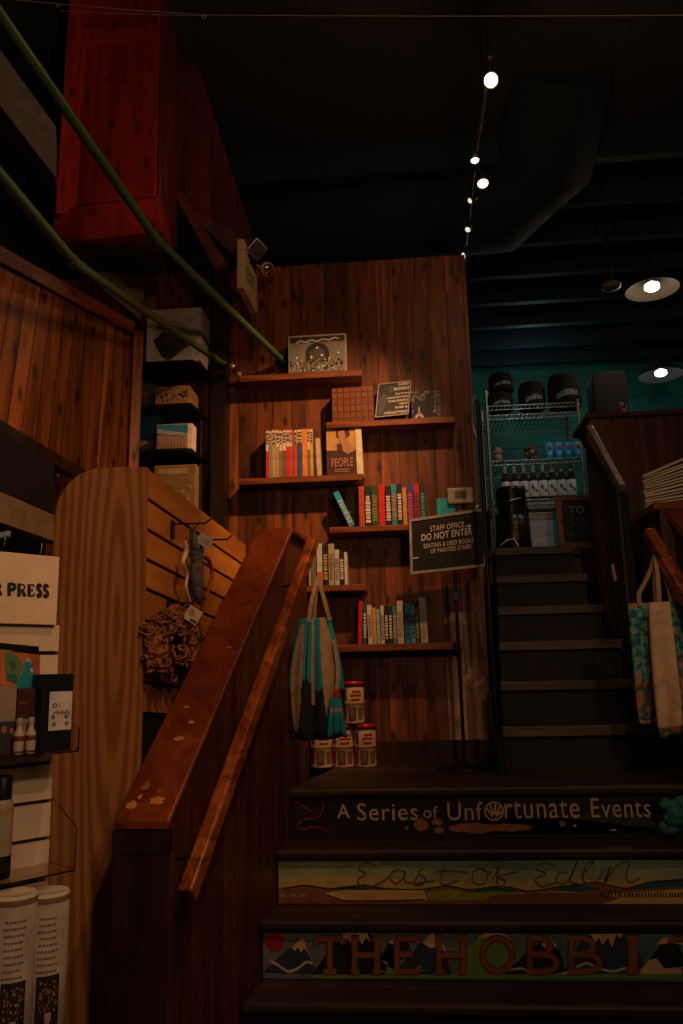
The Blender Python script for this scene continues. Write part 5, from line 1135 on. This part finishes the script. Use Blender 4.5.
# black rounded case beyond the counter
e = empty('round_case', ((a+c)/2, 5.7, UF), 'black round-topped appliance standing behind the upper counter', 'appliance')
zt_ = P(611, 371, 5.6).z
b = MB(); prof = []
pp = [(a, UF+.9), (c, UF+.9)]+[(c-.03+.03*math.cos(t), zt_-.06+.06*math.sin(t)) for t in (0, .5, 1, 1.57)]+[(a+.03+.03*math.cos(t), zt_-.06+.06*math.sin(t)) for t in (1.57, 2.1, 2.6, 3.14)]
b.prism([(x_, 5.6, z_) for x_, z_ in pp], (0, .2, 0)); b.build('casing', plain('black casing', (.006, .005, .005), .8), e, bevel=.01)
MB().box(a-.02, c+.02, 5.55, 5.85, UF+.001, UF+.9).build('pedestal', M_blkw, e)
# small figure and papers on the counter
x_ = P(621, 405, 4.86).x; z_ = hz+.021
e = empty('ornament', (x_, 4.86, z_), 'small red and white ornament standing on the upper counter ledge', 'ornament')
MB().lathe((x_, 4.86, z_), [(0, 0), (.035, 0), (.03, .02), (.012, .03), (0, .03)], n=16).build('base', C('silver grey', (.30, .28, .26), rough=.3, metal=.5), e)
MB().tube([(x_, 4.86, z_+.03), (x_-.01, 4.86, z_+.07), (x_+.002, 4.86, z_+.10)], [.014, .012, .010]).build('body', C('ornament red', (.30, .02, .02)), e)
MB().ball((x_+.003, 4.855, z_+.115), .014, n=10).ball((x_+.012, 4.85, z_+.075), .011, n=8).build('head', C('ornament white', (.42, .42, .38)), e)
MB().tube([(x_+.032, 4.86, z_+.0), (x_+.034, 4.86, z_+.14)], .002, n=5).build('rod', M_chrome, e)
a = P(628, 410, 4.85).x; c = P(652, 410, 4.85).x
tag(MB().box(a, c, 4.80, 4.95, hz+.0205, hz+.045).build('paper_stack', C('white paper', (.46, .42, .34))), 'low stack of white paper on the upper counter beside the ornament', 'paper')
# urn, boxes, chalkboard
uy = 5.2; x_ = P(513, 530, uy).x
ur = empty('drink_urn', (x_, uy, UF), 'black cylindrical urn with a gold label and wire handle at the top of the stairs', 'urn')
k_ = uy/F
MB().lathe((x_, uy, UF), [(0, 0), (.112, 0), (.115, .02), (.108, .25), (.09, .262), (.085, .27), (.095, .38), (.10, .44), (.09, .46), (0, .465)], n=32).build('body', plain('black enamel', (.010, .009, .008), .3), ur)
b = MB(); n = 6; vs = []
for k in range(n+1):
    a_ = math.radians(-90-6+16*k/n)
    for zz_ in (.10, .24): vs.append((x_+.1135*math.cos(a_), uy+.1135*math.sin(a_), UF+zz_))
b.add(vs, [(2*k, 2*k+2, 2*k+3, 2*k+1) for k in range(n)]); b.build('gold_label', speck('gold label', (.10, .07, .02), (.34, .23, .07), 60), ur)
MB().tube([(x_+.115*math.cos(t), uy-.02+.10*math.sin(t), UF+.36+.02*math.cos(t)) for t in [math.pi*.95+k*.22 for k in range(11)]], .004, n=6).build('wire_handle', M_chrome, ur)
MB().tube([P(500, 546, uy-.13), P(507, 540, uy-.13), P(514, 539, uy-.13), P(519, 546, uy-.13)], .004, n=6).build('foot_wire', M_chrome, ur)
for (xa, xb, yt, yb, lab, nm) in ((529, 557, 501.5, 546, 'white storage bin with a teal edge under the wire rack', 'w'), (490, 503, 508, 546, 'dull white storage bin behind the black urn', 'd')):
    Yb_ = 5.50; a = P(xa, 520, Yb_).x; c = P(xb, 520, Yb_).x; zt_ = P((xa+xb)/2, yt, Yb_).z
    e = empty('storage_bin', ((a+c)/2, Yb_+.1, UF), lab, 'bin')
    MB().box(a, c, Yb_, Yb_+.25, UF, zt_-.075).build('bin', C('bin white', (.40, .44, .42)), e, bevel=.006)
    MB().box(a-.004, c+.004, Yb_-.006, Yb_+.256, zt_-.055, zt_).build('lid', C('bin lid grey', (.20, .24, .23)), e, bevel=.006)
    MB().box(a+.001, c-.001, Yb_+.002, Yb_+.25, zt_-.075, zt_-.055).build('band', M_blk, e)
    if nm == 'w': MB().box(c-.03, c-.002, Yb_-.004, Yb_-.0005, UF, zt_-.08).build('edge_strip', C('teal edge', (.03, .22, .24)), e)
cbY = 5.1; tl, tr_, br_, bl_ = (555, 496.5), (600, 495), (603, 548), (559.5, 548)
e, q = board('chalkboard', tl, tr_, br_, bl_, cbY, cbY-.06, .012, 'wood-framed chalkboard leaning beside the staircase top', 'chalkboard', C('slate', (.014, .016, .015)), wood('orange frame', (.16, .05, .02), (.26, .09, .03), 'Z'), .10)
b = MB(); q.text(b, 'TO', .28, .2, .62, .34, 0, 2, .01)
for v in (.45, .58, .75): q.stroke(b, smooth_path([(.24+.06*k, v+.03*math.sin(k*2.1)) for k in range(9)]), .012, 1, 2, .85)
b.build('chalk_writing', [C('chalk', (.20, .21, .20)), C('chalk faint', (.08, .085, .08))], e)

# ------------------------------------------------------------------ near-left product stand, turned towards the stairs
SHV = Vector((.618, .786, 0)); SNV = Vector((.786, -.618, 0)); SR0 = P(51.5, 800, 1.62); SR0.z = 0
def PS(px, py, d=0.0):
    """point the photo shows at px, py on the upright plane d in front of the board"""
    v = fw+rt*((px-W/2)/F)-up*((py-H/2)/F); return CAM+v*(((SR0-CAM).dot(SNV)+d)/v.dot(SNV))
def sc(px, py, d=0.0): p = PS(px, py, d); return (p-SR0).dot(SHV), p.z
def SP_(s_, d, z): return SR0+SHV*s_+SNV*d+Vector((0, 0, z))
def sbox(mb, s0, s1, d0, d1, z0, z1, m=0):
    return mb.hexa([SP_(s0, d1, z0), SP_(s1, d1, z0), SP_(s1, d0, z0), SP_(s0, d0, z0), SP_(s0, d1, z1), SP_(s1, d1, z1), SP_(s1, d0, z1), SP_(s0, d0, z1)], m, .5)
def squad(s0, s1, d, z0, z1, off=.0006): return Quad(SP_(s0, d, z1), SP_(s1, d, z1), SP_(s1, d, z0), SP_(s0, d, z0), off)
sr = empty('product_stand', SP_(-.12, 0, 0)[:], 'cream slatwall product stand with clear trays at the left edge', 'display stand')
SL0 = -.42
b = MB(); zcur = sc(50, 625)[1]; ztop_ = zcur
for g in (653, 763, 801, 838, 879, 920, 962, 1003):
    z = sc(48, g)[1]; sbox(b, SL0, 0, -.018, 0, z+.004, zcur); zcur = z-.004
sbox(b, SL0, 0, -.018, 0, .12, zcur)
b.build('slat_board', plain('cream slat paint', (.66, .50, .33), .55, var=.06), sr)
sbox(MB(), SL0, -.001, -.022, -.010, .12, ztop_-.002).build('backing', C('brown groove', (.05, .03, .02)), sr)
sbox(MB(), SL0, .0, -.03, .10, 0, .118).build('plinth', M_dwood, sr)
hs, hz1 = sc(59.5, 557, .012); _, hz0_ = sc(57, 625, .012)
hdr = sbox(MB(), SL0, hs, .001, .012, hz0_, hz1).build('header_card', C('cream header', (.74, .54, .34), var=.04), sr, bevel=.0008)
q = squad(SL0, hs, .012, hz0_, hz1, .0004); asp = (hs-SL0)/(hz1-hz0_)
SER = {'P': [[(.2, 0), (.2, 1)], [(.2, .04), (.6, .04), (.88, .16), (.88, .4), (.6, .52), (.2, .53)], [(0, 0), (.4, 0)], [(0, 1), (.42, 1)]],
       'R': [[(.2, 0), (.2, 1)], [(.2, .04), (.55, .04), (.8, .16), (.8, .38), (.55, .5), (.2, .5)], [(.5, .5), (.85, 1)], [(0, 0), (.4, 0)], [(0, 1), (.42, 1)], [(.75, 1), (1, 1)]],
       'E': [[(.2, 0), (.2, 1)], [(0, .02), (.85, .02)], [(.2, .48), (.65, .48)], [(0, .98), (.9, .98)], [(.85, 0), (.85, .22)], [(.9, 1), (.92, .76)], [(.65, .36), (.65, .6)]],
       'S': [[(.80, .20), (.70, .05), (.46, .0), (.22, .10), (.20, .28), (.45, .45), (.74, .60), (.82, .80), (.62, .97), (.34, .98), (.14, .80)], [(.82, .02), (.82, .22)], [(.12, .76), (.12, .98)]]}
b = MB()
def uvh(px, py):
    s_, z = sc(px, py, .012); return ((s_-SL0)/(hs-SL0), (hz1-z)/(hz1-hz0_))
for ch, xa, xb in (('R', -6.5, 1.8), ('P', 7.2, 15.4), ('R', 17, 26), ('E', 27.6, 34.4), ('S', 36.6, 41.6), ('S', 43.2, 48.4)):
    for i, s_ in enumerate(SER[ch]):
        thick = .05 if i == 0 or (ch == 'R' and i == 2) or (ch == 'P' and i == 1) else .022
        pts = [uvh(xa+(xb-xa)*u, 583.2+(xa+xb)/2*.045+11.5*v) for u, v in s_]
        q.stroke(b, smooth_path(pts, 4) if len(s_) > 2 else pts, thick, 0, 2+i*.2, asp)
b.build('header_lettering', C('header black', (.02, .018, .016)), hdr)
for px, py in ((41.5, 549), (5, 541)):
    c = PS(px, py, .006); MB().tube([c+Vector((0, 0, .012)), c, c-Vector((.002, 0, .010))], .0022, n=6).build('clip', M_chrome, sr)
c = PS(4, 535, -.02); MB().obox(c, (.012, 0, .002), (0, .006, 0), (0, 0, .006)).build('clip_block', C('pale blue plastic', (.30, .36, .38), rough=.2), sr, bevel=.002)
acr = plain('clear acrylic', (.92, .88, .80), .05, trans=1.0, var=.0, ior=1.12)
TD = .10
def tray(pxr, py, hb, hf):
    s1, z0 = sc(pxr, py, TD); t = .003
    b = MB(); sbox(b, SL0, s1, .001, TD, z0, z0+t); sbox(b, SL0, s1-t, TD-t, TD, z0+t, z0+.010)
    b.prism([SP_(s1-t, TD, z0+t), SP_(s1-t, TD, z0+hf), SP_(s1-t, .001, z0+hb), SP_(s1-t, .001, z0+t)], SHV*t)
    b.build('tray', acr, sr, bevel=.0006); return z0+t+.0006
tz2 = tray(75.5, 871, .125, .078); tz1 = tray(79, 752, .075, .045)
def tbox(x0, x1, yt, d, th, mat, lab, fn=None, ms=None, name='product_box', z0=None, cat='box', nm='body'):
    s0, _ = sc(x0, yt+30, d); s1, _ = sc(x1, yt+30, d); z1 = sc((x0+x1)/2, yt, d)[1]; z0 = tz1 if z0 is None else z0
    e = empty(name, SP_((s0+s1)/2, d-th/2, z0)[:], lab, cat); sbox(MB(), s0, s1, d-th, d, z0, z1).build(nm, mat, e, bevel=.0006)
    q = squad(s0, s1, d, z0, z1, .0004)
    if fn: b = MB(); fn(q, b); b.build('print', ms, e)
    return e
def fcart(q, b):
    q.rect(b, .22, .23, .98, .73, 0, 1); q.disc(b, .40, .41, .075, .032, 1, 2); q.disc(b, .40, .41, .035, .015, 0, 3); q.stroke(b, [(.52, .38), (.58, .44)], .010, 1, 2, .42)
    for k in range(13): q.stroke(b, smooth_path([(.36+.042*k, .485+.022*math.sin(k*1.7)), (.38+.042*k, .52+.022*math.cos(k*2.1)), (.41+.042*k, .49)]), .009, 2, 2, .42)
    for u, v in ((.40, .65), (.82, .65), (.80, .56), (.36, .56)): q.disc(b, u, v, .07, .028, 3, 2)
tbox(42.5, 72.5, 674, .085, .045, C('black carton', (.010, .010, .012), rough=.4), 'tall black carton with a white flower label on the upper clear tray', fcart, [C('label greyed white', (.60, .55, .48)), C('label print dark', (.06, .03, .03)), C('label print plum', (.20, .08, .09)), C('label flower grey', (.17, .14, .13))])
def minibottle(px, lab):
    d = .088; s_, _ = sc(px, 745, d); p = SP_(s_, d-.012, tz1); x_, Y = p.x, p.y; e = empty('mini_bottle', p[:], lab, 'bottle', 'mini bottles on the clear tray')
    MB().lathe(p, [(0, 0), (.0085, 0), (.0092, .003), (.0092, .038), (.005, .046), (.0045, .053), (0, .053)], n=16).build('bottle_body', C('mini bottle cream', (.48, .37, .25), rough=.4), e)
    MB().lathe(p+Vector((0, 0, .052)), [(.0054, 0), (.0054, .012), (.004, .014), (0, .014)], n=12).build('cap', C('mini cap', (.40, .32, .24)), e)
    MB().lathe(p, [(.0094, .024), (.0096, .0245), (.0096, .033), (.0094, .0335)], n=16).build('red_band', C('maroon band', (.16, .03, .02)), e)
    MB().lathe(p, [(.0094, .003), (.0096, .0035), (.0096, .006), (.0094, .0065)], n=16).build('foot_band', C('dark band', (.05, .03, .02)), e)
minibottle(21.5, 'small cream dropper bottle with a maroon band, left of the pair'); minibottle(33.3, 'small cream dropper bottle with a maroon band, right of the pair')
tbox(16.5, 41.5, 688, .055, .03, C('maroon box', (.055, .014, .012)), 'dark maroon box behind the two small dropper bottles', lambda q, b: [q.rect(b, .04, .22, .36, .245, 0, 2), q.rect(b, .0, .48, .98, .95, 1, 1)], [C('dull red print', (.22, .03, .02)), C('grey panel', (.26, .22, .18))])
tbox(-12, 15.5, 686, .055, .03, C('grey beige box', (.30, .22, .15)), 'grey-beige box with a dark base at the very left edge', lambda q, b: [q.rect(b, 0, .52, 1, 1, 0, 1), q.disc(b, .60, .64, .10, .05, 1, 2), q.disc(b, .88, .66, .07, .04, 2, 2)], [C('box dark plum', (.04, .03, .035)), C('orange dot', (.36, .14, .03)), C('tan dot', (.25, .17, .08))])
c4 = [PS(-60, 643, .03), PS(40, 655, .03), PS(40, 694, .034), PS(-60, 676, .034)]
e = empty('greeting_card', ((c4[2]+c4[3])/2)[:], 'colourful green, teal and orange art card on the product stand', 'card')
MB().prism(c4, -SNV*.003).build('card', C('card orange', (.42, .11, .03)), e)
q = Quad(*c4, .0005); q.c = [q.at(.58, .03, .5), q.at(.985, .03, .5), q.at(.985, .97, .5), q.at(.58, .97, .5)]; b = MB()
q.poly(b, [(0, 0), (.14, 0), (.1, .6), (.2, .95), (0, .98)], 0, 1); q.poly(b, [(.12, .02), (.30, .0), (.44, .06), (.56, .3), (.5, .6), (.35, .78), (.18, .62), (.1, .3)], 1, 2); q.poly(b, [(.36, 1), (.42, .75), (.58, .5), (.60, .25), (.68, .10), (.78, .12), (.84, .4), (.86, .6), (.88, .98)], 2, 3); q.poly(b, [(.62, .22), (.68, .10), (.77, .13), (.80, .24), (.70, .18)], 4, 4); q.disc(b, .80, .42, .035, .07, 4, 4); q.poly(b, [(.84, .05), (1, .08), (1, 1), (.88, 1), (.84, .5)], 3, 2); q.poly(b, [(.16, .60), (.46, .62), (.40, .84), (.18, .80)], 5, 3); q.poly(b, [(.22, .3), (.34, .22), (.40, .4), (.30, .5)], 5, 3)
b.build('artwork', [C('art orange', (.50, .15, .04)), C('art green', (.09, .20, .05)), C('art teal', (.01, .22, .27)), C('art rose', (.32, .08, .07)), C('art cream', (.5, .4, .3)), C('art dark green', (.03, .11, .09))], e)
MB().prism([PS(-60, 637, .026), PS(39, 646.5, .026), PS(39, 653, .026), PS(-60, 644, .026)], -SNV*.002).build('card_holder', M_blk, e)
s_, _ = sc(0, 860, .055); p = SP_(s_, .05, tz2); r_ = .021; h_ = PS(5, 775, .055).z-tz2
e = empty('tall_bottle', p[:], 'tall cream-banded bottle with a black cap and foot on the lower clear tray', 'bottle')
MB().lathe(p, [(0, 0), (r_, 0), (r_, h_*.22), (r_, h_*.62), (r_, h_*.68), (r_*.85, h_*.74), (r_*.75, h_*.76), (0, h_*.76)], [1, 1, 0, 2, 0, 0, 0], n=28).build('body', [C('bottle cream', (.34, .26, .17)), C('bottle black', (.012, .012, .012), rough=.3), C('bottle ochre band', (.36, .2, .08))], e)
MB().lathe(p+Vector((0, 0, h_*.76)), [(r_*.78, 0), (r_*.78, h_*.20), (r_*.6, h_*.24), (0, h_*.24)], n=24).build('cap', M_blk, e)
def canister(px, ytop, Y, lab):
    x_ = P(px, ytop+30, Y).x; zt_ = P(px, ytop, Y).z; r_ = .0375; z0 = zt_-.36
    e = empty('paper_tube', (x_, Y, z0), lab, 'canister', 'printed paper tubes on the stand')
    MB().lathe((x_, Y, z0), [(0, 0), (r_, 0), (r_, .352), (r_-.002, .352)], n=40).build('tube', C('tube greyed cream', (.38, .31, .24)), e)
    MB().lathe((x_, Y, z0+.345), [(r_+.001, 0), (r_+.0012, .008), (r_+.0004, .009), (r_-.001, .013), (r_-.003, .015), (r_-.004, .012), (0, .012)], [1, 1, 0, 0, 0, 0], n=40).build('lid', [C('tube lid cream', (.62, .52, .38)), C('tube rim brown', (.20, .11, .05))], e)
    b = MB()
    def patch(a0, a1, za, zb_, m, rr=.0006):
        n = 8; vs = []
        for k in range(n+1):
            a_ = math.radians(-90+a0+(a1-a0)*k/n)
            for z__ in (za, zb_): vs.append(Vector((x_+(r_+rr)*math.cos(a_), Y+(r_+rr)*math.sin(a_), z0+z__)))
        b.add(vs, [(2*k, 2*k+2, 2*k+3, 2*k+1) for k in range(n)], m)
    rn_ = random.Random(int(px))
    for k in range(9):
        a_ = 26-rn_.uniform(20, 28)
        while a_ < 50: w0 = rn_.uniform(4, 9); patch(a_, a_+w0, .318-k*.011, .3215-k*.011, 0); a_ += w0+2
    patch(2, 64, .125, .225, 1, .0008)
    for k in range(90):
        a_ = rn_.uniform(8, 56); z__ = rn_.uniform(.165, .215); patch(a_, a_+rn_.uniform(2, 4), z__, z__+rn_.uniform(.002, .004), rn_.choice([2, 3, 2]), .0012)
    patch(30, 40, .145, .155, 3, .0012); patch(27, 43, .150, .165, 3, .0012); patch(24, 50, .100, .106, 0); patch(18, 54, .07, .085, 2); patch(22, 50, .05, .06, 0)
    b.build('label_print', [C('tube text grey', (.17, .12, .09)), C('tube panel black', (.02, .016, .014)), C('tube dots red', (.24, .05, .03)), C('tube dots tan', (.38, .27, .17))], e)
    return z0
zA = canister(14, 892, 1.46, 'printed cream paper tube with a dark picture panel, left of the pair'); zB = canister(47.5, 890, 1.545, 'printed cream paper tube with a dark picture panel, right of the pair')
sbox(MB(), SL0, .03, .001, .19, min(zA, zB)-.014, min(zA, zB)-.002).build('bottom_tray', acr, sr)

# ------------------------------------------------------------------ lights
def light(kind, name, loc, energy, col, size=.05, rot=None, spot=None, blend=.5, target=None):
    l = bpy.data.lights.new(name, kind); l.energy = energy; l.color = col
    if kind == 'AREA': l.size = size
    else: l.shadow_soft_size = size
    if spot: l.spot_size = math.radians(spot); l.spot_blend = blend
    o = bpy.data.objects.new(name, l); COL.objects.link(o); o.location = loc
    if target is not None: o.rotation_euler = (Vector(target)-Vector(loc)).to_track_quat('-Z', 'Y').to_euler()
    return o
warm2 = (1.0, .60, .36); warm = (1.0, .50, .22); neutral = (1.0, .72, .46); cool = (.75, .95, 1.0)
light('SPOT', 'wall_spot', lb+Vector((-.05, .0, -.08)), 225, warm, .03, spot=60, blend=1.0, target=P(265, 555, YW))
light('POINT', 'bulb_spill', lb+Vector((0, -.03, -.10)), 9, warm, .03)
light('POINT', 'shop_fill', (-1.3, -1.0, 3.5), 8, warm2, .10)  # fill added for unseen shop lamps behind the camera
light('POINT', 'shop_fill', (.95, -.7, 2.9), 60, warm2, .10)  # second, stronger fill added behind the camera, no fixture modelled
light('SPOT', 'left_spot', (.35, 1.2, 3.7), 95, warm, .04, spot=60, blend=1.0, target=(-1.1, 2.7, 1.5))
light('SPOT', 'bulkhead_fill', (-.30, 2.45, 3.30), 9, (1.0, .42, .2), .03, spot=58, blend=.9, target=P(105, 140, 3.1))  # added local light without a fixture, keeps the bulkhead from going dark
light('SPOT', 'right_fill', (.5, .6, 3.3), 35, warm2, .05, spot=36, blend=1.0, target=P(668, 610, 3.2))  # added fill that brightens the bags at the right edge
light('SPOT', 'stand_fill', (.7, -.3, 3.2), 42, warm2, .05, spot=34, blend=1.0, target=(-.8, 1.6, 1.45))  # added light aimed at the product stand, no fixture behind it
light('POINT', 'pendant_glow', pc1-Vector((0, 0, .06)), 11, neutral, .05)
light('POINT', 'pendant_glow', pc2-Vector((0, 0, .06)), 3, cool, .05)
light('SPOT', 'rack_fill', (.95, 4.7, 4.15), 14, (.95, .95, .95), .06, spot=62, blend=1.0, target=(.75, 5.5, 2.75))  # added light with no fixture, brightens the bottles and cans
light('POINT', 'upper_fill', (1.2, 6.9, 4.2), 3, cool, .1)  # added dim fill for the teal back wall
w = bpy.data.worlds.new('w'); SC.world = w; w.use_nodes = True
w.node_tree.nodes['Background'].inputs[0].default_value = (.6, .5, .4, 1); w.node_tree.nodes['Background'].inputs[1].default_value = .02

SC.view_settings.view_transform = 'Standard'; SC.view_settings.look = 'None'; SC.view_settings.exposure = 0; SC.view_settings.gamma = 1; SC.view_settings.use_curve_mapping = False
